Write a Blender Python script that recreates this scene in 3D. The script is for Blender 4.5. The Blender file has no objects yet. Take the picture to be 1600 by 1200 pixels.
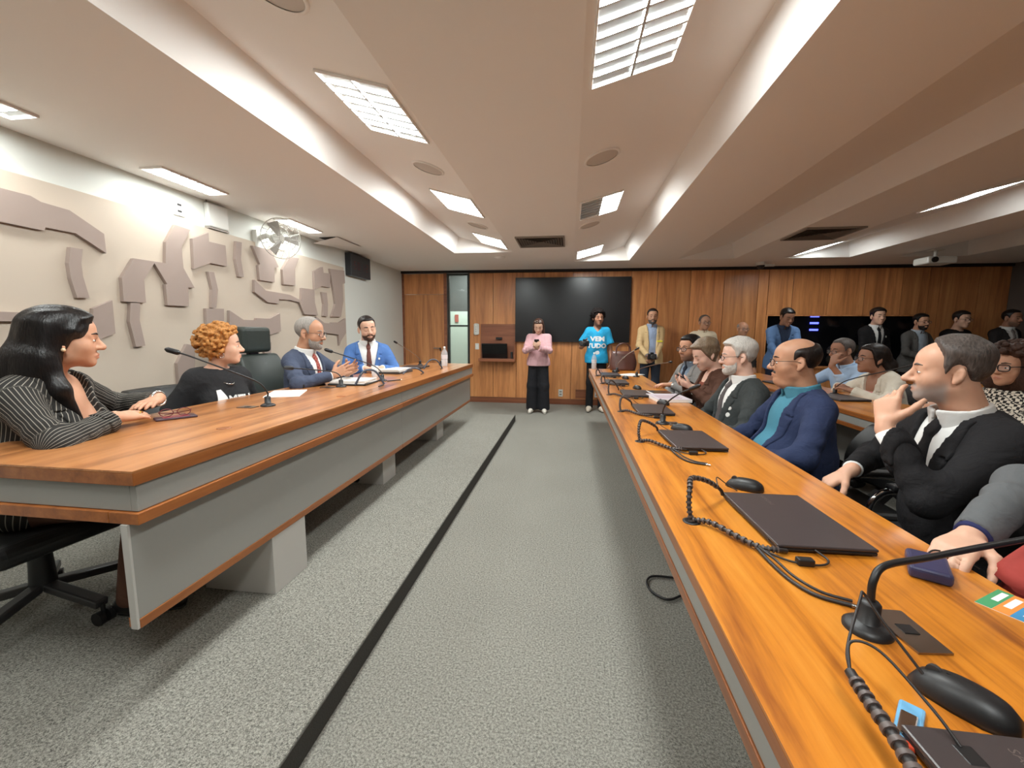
import bpy, bmesh, math, random
import numpy as np
from mathutils import Vector, Matrix, Quaternion
from mathutils.bvhtree import BVHTree

scene = bpy.context.scene
C = scene.collection
PI = math.pi
random.seed(7)
rng = np.random.default_rng(11)

# ------------------------------------------------------------------ camera
CAM_H = 1.30
yaw, pitch, roll = -0.13526, -0.12149, 0.0064
fw = Vector((math.sin(yaw)*math.cos(pitch), math.cos(yaw)*math.cos(pitch), math.sin(pitch)))
rt = Vector((math.cos(yaw), -math.sin(yaw), 0)); up = rt.cross(fw)
rt, up = rt*math.cos(roll)+up*math.sin(roll), up*math.cos(roll)-rt*math.sin(roll)
cam_d = bpy.data.cameras.new('camera'); cam = bpy.data.objects.new('camera', cam_d); C.objects.link(cam)
cam_d.sensor_width = 36; cam_d.lens = 660/1600*36; cam_d.clip_start = 0.05
m = Matrix((rt, up, -fw)).transposed().to_4x4(); m.translation = (0, 0, CAM_H)
cam.matrix_world = m
scene.camera = cam

# ------------------------------------------------------------------ world, exposure
w = bpy.data.worlds.new('world'); scene.world = w; w.use_nodes = True
w.node_tree.nodes['Background'].inputs[0].default_value = (0.9, 0.95, 1, 1)
w.node_tree.nodes['Background'].inputs[1].default_value = 0.02
scene.view_settings.view_transform = 'Standard'; scene.view_settings.look = 'None'
scene.view_settings.gamma = 1; scene.view_settings.use_curve_mapping = False
scene.view_settings.exposure = 0.2
LAMP_W = 30.0                       # watts of one louvred ceiling fixture

# ------------------------------------------------------------------ object helpers
def thing(name, label, cat, loc=(0, 0, 0), rotz=0, group=None):
    o = bpy.data.objects.new(name, None); C.objects.link(o)
    o.empty_display_size = .1
    o.location = loc; o.rotation_euler = (0, 0, rotz)
    o['label'] = label; o['category'] = cat
    if group: o['group'] = group
    return o

def tag(o, label, cat, group=None):
    o['label'] = label; o['category'] = cat
    if group: o['group'] = group
    return o

def link_mesh(name, me, mat=None, parent=None, loc=None):
    o = bpy.data.objects.new(name, me); C.objects.link(o)
    if mat is not None and not me.materials:
        for q in (mat if isinstance(mat, (list, tuple)) else [mat]): me.materials.append(q)
    if parent is not None: o.parent = parent
    if loc is not None: o.location = loc
    return o

def copy_tree(o, parent=None):
    c = o.copy(); C.objects.link(c); c.parent = parent
    for ch in list(o.children): copy_tree(ch, c)
    return c

def frame_of(d, hint=(0, 0, 1)):
    d = Vector(d).normalized(); h = Vector(hint)
    if abs(d.dot(h)) > .98: h = Vector((1, 0, 0)) if abs(d.x) < .9 else Vector((0, 1, 0))
    a = h.cross(d).normalized(); b = d.cross(a)
    return a, b

class MB:
    """collects plain geometry, builds one mesh object"""
    def __init__(s): s.v = []; s.f = []; s.sm = []
    def add(s, vs, fs, smooth=False, M=None):
        n = len(s.v)
        for q in vs:
            q = Vector(q)
            s.v.append(tuple(M @ q) if M is not None else tuple(q))
        for f in fs: s.f.append([i+n for i in f]); s.sm.append(smooth)
        return s
    def box(s, lo, hi, M=None):
        x0, y0, z0 = lo; x1, y1, z1 = hi
        vs = [(x0,y0,z0),(x1,y0,z0),(x1,y1,z0),(x0,y1,z0),(x0,y0,z1),(x1,y0,z1),(x1,y1,z1),(x0,y1,z1)]
        return s.add(vs, [(0,3,2,1),(4,5,6,7),(0,1,5,4),(1,2,6,5),(2,3,7,6),(3,0,4,7)], False, M)
    def bar(s, a, b, wx, wz, hint=(0, 0, 1)):
        a = Vector(a); b = Vector(b); p, q = frame_of(b-a, hint)
        vs = []
        for e in (a, b):
            for i, j in ((-1,-1),(1,-1),(1,1),(-1,1)): vs.append(e+p*(i*wx/2)+q*(j*wz/2))
        return s.add(vs, [(0,1,2,3),(7,6,5,4),(0,4,5,1),(1,5,6,2),(2,6,7,3),(3,7,4,0)])
    def cyl(s, a, b, r0, r1=None, n=16, caps=True):
        r1 = r0 if r1 is None else r1
        a = Vector(a); b = Vector(b); p, q = frame_of(b-a); vs = []
        for e, r in ((a, r0), (b, r1)):
            for i in range(n):
                t = 2*PI*i/n; vs.append(e+p*(r*math.cos(t))+q*(r*math.sin(t)))
        s.add(vs, [(i, (i+1) % n, n+(i+1) % n, n+i) for i in range(n)], True)
        if caps: s.add(vs, [tuple(range(n))[::-1], tuple(range(n, 2*n))])
        return s
    def tube(s, pts, r, n=8, caps=True):
        pts = [Vector(p) for p in pts]; m_ = len(pts)
        rr = r if isinstance(r, (list, tuple)) else [r]*m_
        vs = []; pa = None
        for i, p in enumerate(pts):
            d = pts[min(i+1, m_-1)]-pts[max(i-1, 0)]
            if d.length < 1e-9: d = Vector((0, 0, 1))
            d.normalize()
            if pa is None: pa, _ = frame_of(d)
            pa = (pa-d*pa.dot(d))
            if pa.length < 1e-6: pa, _ = frame_of(d)
            pa.normalize(); pb = d.cross(pa)
            for k in range(n):
                t = 2*PI*k/n; vs.append(p+pa*(rr[i]*math.cos(t))+pb*(rr[i]*math.sin(t)))
        fs = [(i*n+k, i*n+(k+1) % n, (i+1)*n+(k+1) % n, (i+1)*n+k) for i in range(m_-1) for k in range(n)]
        s.add(vs, fs, True)
        if caps: s.add(vs, [tuple(range(n))[::-1], tuple(range((m_-1)*n, m_*n))])
        return s
    def lathe(s, prof, n=24, M=None):
        vs = [(r*math.cos(2*PI*k/n), r*math.sin(2*PI*k/n), z) for r, z in prof for k in range(n)]
        fs = [(i*n+k, i*n+(k+1) % n, (i+1)*n+(k+1) % n, (i+1)*n+k) for i in range(len(prof)-1) for k in range(n)]
        return s.add(vs, fs, True, M)
    def prism(s, poly, lo, hi, M=None):
        """polygon in XY extruded in z"""
        n = len(poly)
        ar = sum(poly[i][0]*poly[(i+1) % n][1]-poly[(i+1) % n][0]*poly[i][1] for i in range(n))
        if ar < 0: poly = poly[::-1]
        vs = [(x, y, lo) for x, y in poly]+[(x, y, hi) for x, y in poly]
        fs = [tuple(range(n))[::-1], tuple(range(n, 2*n))]+[(i, (i+1) % n, n+(i+1) % n, n+i) for i in range(n)]
        return s.add(vs, fs, False, M)
    def ball(s, c, r, n=12, m_=8, M=None):
        c = Vector(c); r = (r, r, r) if not isinstance(r, (tuple, list)) else r
        vs = []; fs = []
        for i in range(m_+1):
            th = PI*i/m_
            for k in range(n):
                ph = 2*PI*k/n
                vs.append((c.x+r[0]*math.sin(th)*math.cos(ph), c.y+r[1]*math.sin(th)*math.sin(ph), c.z-r[2]*math.cos(th)))
        for i in range(m_):
            for k in range(n): fs.append((i*n+k, i*n+(k+1) % n, (i+1)*n+(k+1) % n, (i+1)*n+k))
        return s.add(vs, fs, True, M)
    def mesh(s, name):
        me = bpy.data.meshes.new(name); me.from_pydata(s.v, [], s.f); me.update()
        me.polygons.foreach_set('use_smooth', s.sm)
        return me
    def build(s, name, mat=None, parent=None, bevel=0, loc=None, rot=None, seg=2):
        o = link_mesh(name, s.mesh(name), mat, parent, loc)
        if rot is not None: o.rotation_euler = rot
        if bevel:
            b = o.modifiers.new('bevel', 'BEVEL'); b.width = bevel; b.segments = seg; b.limit_method = 'ANGLE'
            b.angle_limit = .6; b.harden_normals = False
        return o

def spline(pts, n=8):
    """Catmull-Rom through points"""
    P = [Vector(p) for p in pts]; P = [P[0]*2-P[1]]+P+[P[-1]*2-P[-2]]; out = []
    for i in range(1, len(P)-2):
        a, b, c, d = P[i-1:i+3]
        for k in range(n):
            t = k/n
            out.append(.5*((2*b)+(c-a)*t+(2*a-5*b+4*c-d)*t*t+(3*b-a-3*c+d)*t**3))
    out.append(P[-2]); return out

def structure(o):
    o['kind'] = 'structure'; return o

# ------------------------------------------------------------------ materials
def srgb(r, g, b):
    f = lambda c: (c/255/12.92) if c/255 <= .04045 else ((c/255+.055)/1.055)**2.4
    return (f(r), f(g), f(b), 1)

def new_mat(name):
    m_ = bpy.data.materials.new(name); m_.use_nodes = True
    nt = m_.node_tree; return m_, nt, nt.nodes['Principled BSDF']

def plain(name, col, rough=.5, metal=0, bump=0, bscale=200, spec=None, emit=None, var=0, vscale=6, coat=0, sheen=0):
    m_, nt, b = new_mat(name)
    b.inputs['Base Color'].default_value = col; b.inputs['Roughness'].default_value = rough
    b.inputs['Metallic'].default_value = metal
    if spec is not None: b.inputs['Specular IOR Level'].default_value = spec
    if coat: b.inputs['Coat Weight'].default_value = coat; b.inputs['Coat Roughness'].default_value = .15
    if sheen: b.inputs['Sheen Weight'].default_value = sheen
    if emit:
        b.inputs['Emission Color'].default_value = emit[0]; b.inputs['Emission Strength'].default_value = emit[1]
    if bump or var: tc = nt.nodes.new('ShaderNodeTexCoord')
    if bump:
        n = nt.nodes.new('ShaderNodeTexNoise'); n.inputs['Scale'].default_value = bscale
        bp = nt.nodes.new('ShaderNodeBump'); bp.inputs['Strength'].default_value = bump; bp.inputs['Distance'].default_value = .003
        nt.links.new(tc.outputs['Object'], n.inputs['Vector'])
        nt.links.new(n.outputs['Fac'], bp.inputs['Height']); nt.links.new(bp.outputs['Normal'], b.inputs['Normal'])
    if var:
        n = nt.nodes.new('ShaderNodeTexNoise'); n.inputs['Scale'].default_value = vscale; n.inputs['Detail'].default_value = 4
        mx = nt.nodes.new('ShaderNodeMix'); mx.data_type = 'RGBA'
        mx.inputs[6].default_value = tuple(c*(1-var) for c in col[:3])+(1,); mx.inputs[7].default_value = tuple(min(1, c*(1+var)) for c in col[:3])+(1,)
        nt.links.new(tc.outputs['Object'], n.inputs['Vector']); nt.links.new(n.outputs['Fac'], mx.inputs[0]); nt.links.new(mx.outputs[2], b.inputs['Base Color'])
    return m_

def wood(name, dark, mid, light, axis='Y', scale=1.0, rough=.32, coat=.25, rand=.25, fine=1.0):
    """long straight grain along one axis; each object gets its own tone and offset"""
    m_, nt, b = new_mat(name); N = nt.nodes.new; L = nt.links.new
    tc = N('ShaderNodeTexCoord'); oi = N('ShaderNodeObjectInfo')
    off = N('ShaderNodeVectorMath'); off.operation = 'SCALE'; off.inputs[0].default_value = (7.3, 5.1, 9.7)
    L(oi.outputs['Random'], off.inputs['Scale'])
    add = N('ShaderNodeVectorMath'); L(tc.outputs['Object'], add.inputs[0]); L(off.outputs[0], add.inputs[1])
    mp = N('ShaderNodeMapping')
    sc = {'X': (.6, 9, 9), 'Y': (9, .6, 9), 'Z': (9, 9, .6)}[axis]
    mp.inputs['Scale'].default_value = tuple(c*scale for c in sc); L(add.outputs[0], mp.inputs['Vector'])
    n1 = N('ShaderNodeTexNoise'); n1.inputs['Scale'].default_value = 1.3; n1.inputs['Detail'].default_value = 6; n1.inputs['Roughness'].default_value = .62
    n1.inputs['Distortion'].default_value = .6
    L(mp.outputs[0], n1.inputs['Vector'])
    n2 = N('ShaderNodeTexNoise'); n2.inputs['Scale'].default_value = 9*fine; n2.inputs['Detail'].default_value = 3; L(mp.outputs[0], n2.inputs['Vector'])
    r = N('ShaderNodeValToRGB'); e = r.color_ramp.elements
    e[0].position = .28; e[0].color = dark; e[1].position = .72; e[1].color = light
    k = e.new(.5); k.color = mid
    ad = N('ShaderNodeMath'); ad.operation = 'MULTIPLY_ADD'; ad.inputs[1].default_value = .22; L(n2.outputs['Fac'], ad.inputs[0])
    sb = N('ShaderNodeMath'); sb.operation = 'SUBTRACT'; sb.inputs[1].default_value = .11; L(n1.outputs['Fac'], sb.inputs[0]); L(sb.outputs[0], ad.inputs[2])
    L(ad.outputs[0], r.inputs[0])
    hv = N('ShaderNodeHueSaturation'); L(r.outputs[0], hv.inputs['Color'])
    mr = N('ShaderNodeMapRange'); mr.inputs[3].default_value = 1-rand; mr.inputs[4].default_value = 1+rand; L(oi.outputs['Random'], mr.inputs[0]); L(mr.outputs[0], hv.inputs['Value'])
    L(hv.outputs[0], b.inputs['Base Color'])
    b.inputs['Roughness'].default_value = rough; b.inputs['Coat Weight'].default_value = coat; b.inputs['Coat Roughness'].default_value = .22
    bp = N('ShaderNodeBump'); bp.inputs['Strength'].default_value = .06; bp.inputs['Distance'].default_value = .002
    L(n2.outputs['Fac'], bp.inputs['Height']); L(bp.outputs[0], b.inputs['Normal'])
    return m_

def carpet_mat(name, dark, light, scale=150):
    m_, nt, b = new_mat(name); N = nt.nodes.new; L = nt.links.new
    tc = N('ShaderNodeTexCoord')
    n1 = N('ShaderNodeTexNoise'); n1.inputs['Scale'].default_value = scale; n1.inputs['Detail'].default_value = 2; n1.inputs['Roughness'].default_value = .7
    n2 = N('ShaderNodeTexNoise'); n2.inputs['Scale'].default_value = scale*.3; n2.inputs['Detail'].default_value = 2
    n3 = N('ShaderNodeTexNoise'); n3.inputs['Scale'].default_value = 1.2; n3.inputs['Detail'].default_value = 3
    for n in (n1, n2, n3): L(tc.outputs['Object'], n.inputs['Vector'])
    a = N('ShaderNodeMath'); a.operation = 'MULTIPLY_ADD'; a.inputs[1].default_value = .5; L(n2.outputs['Fac'], a.inputs[0])
    q = N('ShaderNodeMath'); q.operation = 'MULTIPLY'; q.inputs[1].default_value = .8; L(n1.outputs['Fac'], q.inputs[0]); L(q.outputs[0], a.inputs[2])
    r = N('ShaderNodeValToRGB'); e = r.color_ramp.elements; e[0].position = .48; e[0].color = dark; e[1].position = .82; e[1].color = light
    L(a.outputs[0], r.inputs[0])
    hv = N('ShaderNodeHueSaturation'); L(r.outputs[0], hv.inputs['Color'])
    mr = N('ShaderNodeMapRange'); mr.inputs[3].default_value = .88; mr.inputs[4].default_value = 1.12; L(n3.outputs['Fac'], mr.inputs[0]); L(mr.outputs[0], hv.inputs['Value'])
    L(hv.outputs[0], b.inputs['Base Color']); b.inputs['Roughness'].default_value = .95; b.inputs['Specular IOR Level'].default_value = .1
    bp = N('ShaderNodeBump'); bp.inputs['Strength'].default_value = .7; bp.inputs['Distance'].default_value = .006
    L(n1.outputs['Fac'], bp.inputs['Height']); L(bp.outputs[0], b.inputs['Normal'])
    return m_

def glass_mat(name, col=(1, 1, 1, 1), rough=0, tint=None, alpha=None):
    m_, nt, b = new_mat(name)
    b.inputs['Base Color'].default_value = col; b.inputs['Roughness'].default_value = rough
    if alpha is None: b.inputs['Transmission Weight'].default_value = 1; b.inputs['IOR'].default_value = 1.35
    else: b.inputs['Alpha'].default_value = alpha; b.inputs['Specular IOR Level'].default_value = .8
    return m_

M = {}
M['table'] = wood('table_veneer', srgb(138, 72, 18), srgb(200, 122, 34), srgb(216, 142, 52), 'Y', 1.5, .3, .35, .06)
M['desk'] = wood('desk_veneer', srgb(120, 70, 36), srgb(184, 120, 68), srgb(202, 140, 86), 'Y', 1.4, .28, .4, .06)
M['edge'] = wood('edge_veneer', srgb(120, 66, 26), srgb(150, 86, 38), srgb(170, 104, 52), 'Y', 1.4, .35, .2, .06)
M['panel'] = wood('wall_panel_veneer', srgb(164, 104, 62), srgb(206, 138, 84), srgb(228, 164, 106), 'Z', .8, .36, .25, .14)
M['panel_dark'] = wood('dark_veneer', srgb(112, 66, 44), srgb(138, 82, 54), srgb(158, 98, 66), 'X', .8, .4, .2, .08)
M['greylam'] = plain('grey_laminate', srgb(150, 148, 142), .42)
M['greylam2'] = plain('pale_grey_laminate', srgb(186, 182, 176), .45)
M['carpet'] = carpet_mat('carpet_grey', srgb(76, 75, 71), srgb(184, 181, 170), 420)
M['riser'] = plain('dark_carpet_riser', srgb(58, 55, 50), .95, bump=.6, bscale=180)
M['ceiling'] = plain('ceiling_paint', srgb(246, 242, 238), .85)
M['wallpaint'] = plain('wall_paint', srgb(220, 222, 216), .8)
M['mural_base'] = plain('mural_ground', srgb(196, 182, 166), .75)
M['mural_piece'] = plain('mural_relief', srgb(160, 143, 134), .75)
M['darkwall'] = plain('dark_grey_paint', srgb(92, 82, 76), .8)
M['black'] = plain('black_plastic', srgb(26, 25, 26), .45)
M['blackgloss'] = plain('black_gloss', srgb(14, 14, 16), .18)
M['darkgrey'] = plain('dark_grey_plastic', srgb(58, 56, 56), .4)
M['laptop'] = plain('laptop_lid', srgb(62, 54, 54), .38)
M['cable'] = plain('cable_black', srgb(40, 35, 34), .5)
M['wrap'] = plain('cable_wrap_grey', srgb(88, 76, 72), .45)
M['chrome'] = plain('chrome', srgb(200, 200, 200), .15, 1)
M['steel'] = plain('brushed_steel', srgb(160, 150, 140), .35, 1)
M['white'] = plain('white_plastic', srgb(226, 226, 220), .4)
M['paper'] = plain('paper', srgb(236, 234, 230), .8)
M['leather'] = plain('black_leather', srgb(30, 31, 31), .42, bump=.25, bscale=300)
M['leather_green'] = plain('dark_green_grey_leather', srgb(44, 52, 48), .45, bump=.2, bscale=300)
M['brown_leather'] = plain('brown_leather', srgb(92, 58, 50), .3, bump=.25, bscale=120, var=.15)
M['glass'] = glass_mat('clear_glass')
M['screen'] = plain('screen_glass', srgb(22, 22, 25), .28, spec=.5)
M['lamp_fin'] = plain('louvre_aluminium', srgb(225, 228, 228), .25, .6)
M['grille'] = plain('speaker_grille', srgb(206, 198, 190), .8)
M['vent_dark'] = plain('vent_shadow_grey', srgb(70, 64, 60), .7)
M['vent'] = plain('vent_grey', srgb(150, 142, 134), .5)
# ================================================================== the setting
XL, XR, YB, YF, ZC = -3.13, 6.75, 7.70, -3.2, 2.41
DAIS_Z, DAIS_X, DAIS_Y = .094, -.78, 6.10

structure(MB().box((XL, YF, -.1), (XR, YB+1.6, 0)).build('floor', M['carpet']))
d = structure(MB().box((XL, YF, 0), (DAIS_X, DAIS_Y, DAIS_Z)).build('floor', M['carpet'], bevel=.006))
MB().box((DAIS_X, YF, 0.001), (DAIS_X+.004, DAIS_Y, DAIS_Z-.006)).build('riser', M['riser'], d)

# ---- ceiling: flat soffits with saw-tooth coffers that rise away from the middle bay
tr = [(-.82, -1.65, 6.00), (.03, .87, 6.85), (1.57, 2.40, 6.85), (3.08, 3.97, 6.87), (4.62, 5.49, 6.9)]
RISE, INSET = .2, .09
cb = MB()
def quad(a, b, c, d_): cb.add([a, b, c, d_], [(0, 1, 2, 3)])
edges = sorted([(min(a, b), max(a, b)) for a, b, _ in tr])
x = XL
for a, b in edges:
    quad((x, YF, ZC), (x, YB, ZC), (a, YB, ZC), (a, YF, ZC)); x = b
quad((x, YF, ZC), (x, YB, ZC), (XR, YB, ZC), (XR, YF, ZC))
for a, b, ye in tr:
    xw = b+(INSET if b < a else -INSET); zt = ZC+RISE
    quad((a, YF, ZC), (a, ye, ZC), (xw, ye-.10, zt), (xw, YF, zt))
    quad((b, YF, ZC), (xw, YF, zt), (xw, ye-.10, zt), (b, ye, ZC))
    cb.add([(a, ye, ZC), (b, ye, ZC), (xw, ye-.10, zt)], [(0, 1, 2)])
    quad((a, ye, ZC), (b, ye, ZC), (b, YB, ZC), (a, YB, ZC))
cb.box((XL, YF, ZC+.35), (XR, YB, ZC+.4))
structure(cb.build('ceiling', M['ceiling']))

# ---- walls
structure(MB().box((XL-.15, YF, 0), (XL, YB, ZC+.4)).build('wall_left', M['wallpaint']))
structure(MB().box((XR, YF, 0), (XR+.15, YB, ZC+.4)).build('wall_right', M['darkwall']))
structure(MB().box((XL-.15, YF-.15, 0), (XR+.15, YF, ZC+.4)).build('wall_front', M['wallpaint']))
WX0, WX1, WZ0, WZ1 = 3.25, 5.63, .74, 1.62            # control booth window
GX0, GX1 = -2.26, -1.87                               # glazed slit beside the door
wb = MB()
for lo, hi in (((XL, 0), (-3.1, ZC+.4)), ((-3.1, 2.37), (GX1, ZC+.4)), ((GX1, 0), (WX0, ZC+.4)), ((WX0, 0), (WX1, WZ0)), ((WX0, WZ1), (WX1, ZC+.4)), ((WX1, 0), (XR, ZC+.4))):
    wb.box((lo[0], YB, lo[1]), (hi[0], YB+.12, hi[1]))
back = structure(wb.build('wall_back', M['panel_dark']))
def plank(x0, x1, z0, z1, mat=M['panel']):
    cx, cz = (x0+x1)/2, (z0+z1)/2
    o = MB().box((x0-cx+.004, -.02, z0-cz+.0025), (x1-cx-.004, 0, z1-cz-.0025)).build('panel', mat, back, bevel=.002, loc=(cx, YB, cz))
    return o
xs = [GX1+.03, -1.40, -.97, -.47, .03, .53, 1.03, 1.47]
while xs[-1]+.54 < XR-.1: xs.append(xs[-1]+.54)
xs.append(XR)
for a, b in zip(xs, xs[1:]):
    lo, hi = max(a, WX0), min(b, WX1)
    if hi-lo < .02: plank(a, b, .10, 2.365)
    else:
        if a < WX0: plank(a, WX0, .10, 2.365)
        plank(lo, hi, WZ1, 2.365); plank(lo, hi, .10, WZ0)
        if b > WX1: plank(WX1, b, .10, 2.365)
structure(MB().box((GX1+.03, YB-.026, 0), (XR, YB, .1)).build('baseboard_back', M['panel_dark'], bevel=.003))
structure(MB().box((XL, YB-.05, 2.368), (XR, YB, ZC)).build('trim_1', plain('shadow_gap', srgb(36, 30, 28), .8)))
# door leaf and overpanel at the left end
dr = structure(MB().box((-3.09, YB-.012, .012), (-2.33, YB+.028, 1.985)).build('door_1', M['panel'], bevel=.002))
MB().box((-3.09, YB-.012, 1.992), (-2.33, YB+.028, 2.36)).build('overpanel', M['panel'], dr, bevel=.002)
MB().box((-3.13, YB-.02, 0), (-3.092, YB+.05, 2.37)).box((-2.328, YB-.02, 0), (-2.27, YB+.05, 2.37)).build('door_frame', M['panel_dark'], dr, bevel=.002)
MB().cyl((-2.40, YB-.012, 1.0), (-2.40, YB-.06, 1.0), .01).tube([(-2.40, YB-.06, 1.0), (-2.52, YB-.06, 1.0)], .009).build('door_handle', M['chrome'], dr)
# glazed slit: dark frame, transom, two panes, mint corridor behind
wn = structure(MB().box((GX0, YB-.015, 0), (GX0+.035, YB+.06, 2.36)).box((GX1-.01, YB-.015, 0), (GX1+.03, YB+.06, 2.36)).box((GX0+.035, YB, 1.40), (GX1-.01, YB+.05, 1.43)).box((GX0+.035, YB, 2.33), (GX1-.01, YB+.05, 2.36)).box((GX0+.035, YB, 0), (GX1-.01, YB+.05, .08)).build('window_1', plain('dark_frame', srgb(44, 44, 40), .5)))
pane = glass_mat('pane_glass', (.85, .95, .9, 1), 0, alpha=.12)
MB().box((GX0+.035, YB+.02, .08), (GX1-.01, YB+.026, 1.40)).build('pane', pane, wn)
MB().box((GX0+.035, YB+.02, 1.43), (GX1-.01, YB+.026, 2.33)).build('pane', pane, wn)
cor = structure(MB().box((-3.4, YB+1.45, 0), (-.9, YB+1.5, 1.75)).build('wall_corridor', plain('corridor_mint', srgb(196, 216, 204), .7)))
MB().box((-3.4, YB+1.45, 1.75), (-.9, YB+1.5, 2.7)).build('upper_band', plain('corridor_dark', srgb(60, 64, 64), .6), cor)
MB().box((-3.45, YB+.12, 0), (-3.4, YB+1.5, 2.7)).box((-.9, YB+.12, 0), (-.85, YB+1.5, 2.7)).box((-3.4, YB+.12, 2.7), (-.9, YB+1.5, 2.75)).build('corridor_side', plain('corridor_side_paint', srgb(150, 158, 152), .7), cor)
ld = bpy.data.lights.new('corridor_lamp', 'AREA'); ld.energy = 45; ld.size = .5; ld.color = (.9, 1, .95)
lo = bpy.data.objects.new('corridor_lamp', ld); C.objects.link(lo); lo.location = (-2.1, YB+.8, 2.66)
tag(lo, 'corridor lamp glimpsed through the glazed slit', 'lamp')
tag(MB().box((-2.52, YB+1.43, 1.52), (-2.44, YB+1.449, 1.68)).build('wall_sign', plain('sign_red', srgb(170, 70, 50), .6)), 'small red and white sign on the mint corridor wall', 'sign')
tag(MB().box((-1.98, YB+.95, 0.0), (-1.7, YB+1.2, .82)).build('cardboard_box', plain('card_tan', srgb(130, 124, 98), .8), bevel=.006), 'tan box standing in the corridor behind the glass', 'box')
# control booth behind the dark window
w2 = structure(MB().box((WX0, YB-.024, WZ0), (WX0+.025, YB+.1, WZ1)).box((WX1-.025, YB-.024, WZ0), (WX1, YB+.1, WZ1)).box((WX0+.025, YB-.024, WZ1-.02), (WX1-.025, YB+.1, WZ1)).box((WX0+.025, YB-.06, WZ0), (WX1-.025, YB+.1, WZ0+.03)).build('window_2', M['panel'], bevel=.002))
MB().box((WX0+.025, YB+.03, WZ0+.03), (WX1-.025, YB+.038, WZ1-.02)).build('pane', glass_mat('booth_glass', srgb(20, 20, 24), .03, alpha=.35), w2)
bth = structure(MB().box((WX0-.3, YB+1.4, 0), (WX1+.3, YB+1.45, 2.6)).box((WX0-.35, YB+.12, 0), (WX0-.3, YB+1.45, 2.6)).box((WX1+.3, YB+.12, 0), (WX1+.35, YB+1.45, 2.6)).box((WX0-.3, YB+.12, 2.6), (WX1+.3, YB+1.45, 2.65)).build('wall_booth', plain('booth_dark', srgb(50, 46, 50), .7)))
rack = thing('equipment_rack', 'dark audio rack with three blue lights inside the control booth', 'rack', (4.32, YB+.9, 0))
MB().box((-.3, -.3, 0), (.3, .3, 1.75)).build('cabinet', M['black'], rack, bevel=.01)
for i, z in enumerate((1.62, 1.5, 1.38)):
    MB().box((-.07, -.312, z-.016), (.07, -.3, z+.016)).build('blue_light', plain('blue_led', srgb(40, 60, 255), .4, emit=((.08, .1, 1, 1), 9)), rack)
bag = MB()
for i in range(9): bag.ball((4.85+.12*math.sin(i*2.1)+.05*i-.2, YB+.45+.05*math.cos(i*3), .86+.05*(i % 3)+.05*math.sin(i)), (.13, .1, .12), 12, 8)
tag(bag.build('cloth_bundle', plain('camouflage_cloth', srgb(120, 112, 84), .9, var=.5, vscale=14)), 'mottled olive cloth bundle on the sill inside the booth window', 'bundle')

# ---- mural on the left wall: ground panel with proud relief pieces
MX = XL+.03
mural = thing('relief_mural', 'beige wall mural with raised mauve geometric relief pieces', 'mural', (MX, 0, 0))
MB().box((-.03, -2.6, .85), (0, 5.58, 2.17)).build('ground_panel', M['mural_base'], mural, bevel=.003)
MB().box((-.028, -2.6, .815), (.004, 5.58, .85)).build('lower_rail', plain('rail_grey', srgb(120, 112, 104), .5), mural)
def wall_pt(px, py):
    """photograph pixel -> point (Y, Z) on the mural plane"""
    dx, dy = (px-800)/660, (py-600)/660
    r = rt*dx-up*dy+fw
    t = MX/r.x
    return (r.y*t, CAM_H+r.z*t)
def A(p): return [(x_*.2166, 240+y_*.2166) for x_, y_ in p]
def B(p): return [(160+x_*.25, 320+y_*.25) for x_, y_ in p]
pieces = [
 A([(-60,240),(190,305),(268,350),(475,410),(725,580),(742,720),(520,575),(300,533),(293,557),(-60,485)]),
 A([(480,675),(570,690),(560,790),(572,885),(620,1042),(530,1040),(485,900),(468,790)]),
 B([(175,335),(375,365),(378,232),(435,125),(530,158),(475,265),(488,395),(558,520),(518,517),(522,635),(388,628),(375,498),(385,495),(305,365),(240,470),(252,612),(112,605),(100,455)]),
 B([(155,613),(215,615),(212,720),(248,880),(190,888),(150,730)]),
 B([(545,212),(645,175),(648,230),(752,255),(762,385),(660,365),(555,400)]),
 B([(820,228),(855,235),(850,340),(868,452),(838,450),(815,340)]),
 B([(922,255),(1040,285),(1088,390),(1060,395),(1062,485),(968,470),(958,380),(970,370)]),
 B([(1155,325),(1215,335),(1190,400),(1192,505),(1118,498),(1112,405)]),
 B([(645,418),(680,422),(705,530),(695,643),(665,643),(670,530)]),
 B([(630,647),(742,650),(745,900),(640,900)]),
 B([(778,660),(865,718),(945,722),(948,708),(1030,712),(1095,678),(1102,790),(1040,812),(945,812),(850,800),(780,770)]),
 B([(935,468),(1005,535),(1090,550),(1160,563),(1230,600),(1232,520),(1312,530),(1315,610),(1335,690),(1250,685),(1218,610),(1160,595),(1090,590),(1090,618),(1020,610),(935,545)]),
 B([(1310,415),(1365,388),(1370,425),(1412,430),(1412,518),(1360,510),(1315,530)]),
 B([(1410,400),(1500,412),(1505,490),(1490,495),(1495,600),(1480,700),(1420,700),(1445,620),(1436,550)]),
 B([(1360,545),(1390,550),(1397,620),(1395,698),(1368,695),(1372,620)]),
 B([(1325,700),(1375,738),(1418,742),(1420,735),(1470,735),(1508,710),(1512,800),(1480,850),(1470,880),(1465,812),(1380,800),(1325,775)]),
 B([(510,870),(560,880),(560,1120),(460,1120),(450,990)]),
 B([(800,915),(895,905),(965,860),(968,985),(905,1055),(880,1010),(800,985)]),
 B([(1000,860),(1040,860),(1038,1040),(975,955),(1000,950)]),
 [(140,482),(170,469.5),(175,521),(140,534)],
 [(-40,486),(60,489),(60,502),(-40,502)],
]
mural_polys = [[wall_pt(*a) for a in p] for p in pieces]
mural_polys += [[(y_-3.35, z_) for y_, z_ in mural_polys[k]] for k in (2, 3, 4, 6, 7, 8, 11)]      # the pattern goes on beyond the frame
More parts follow.
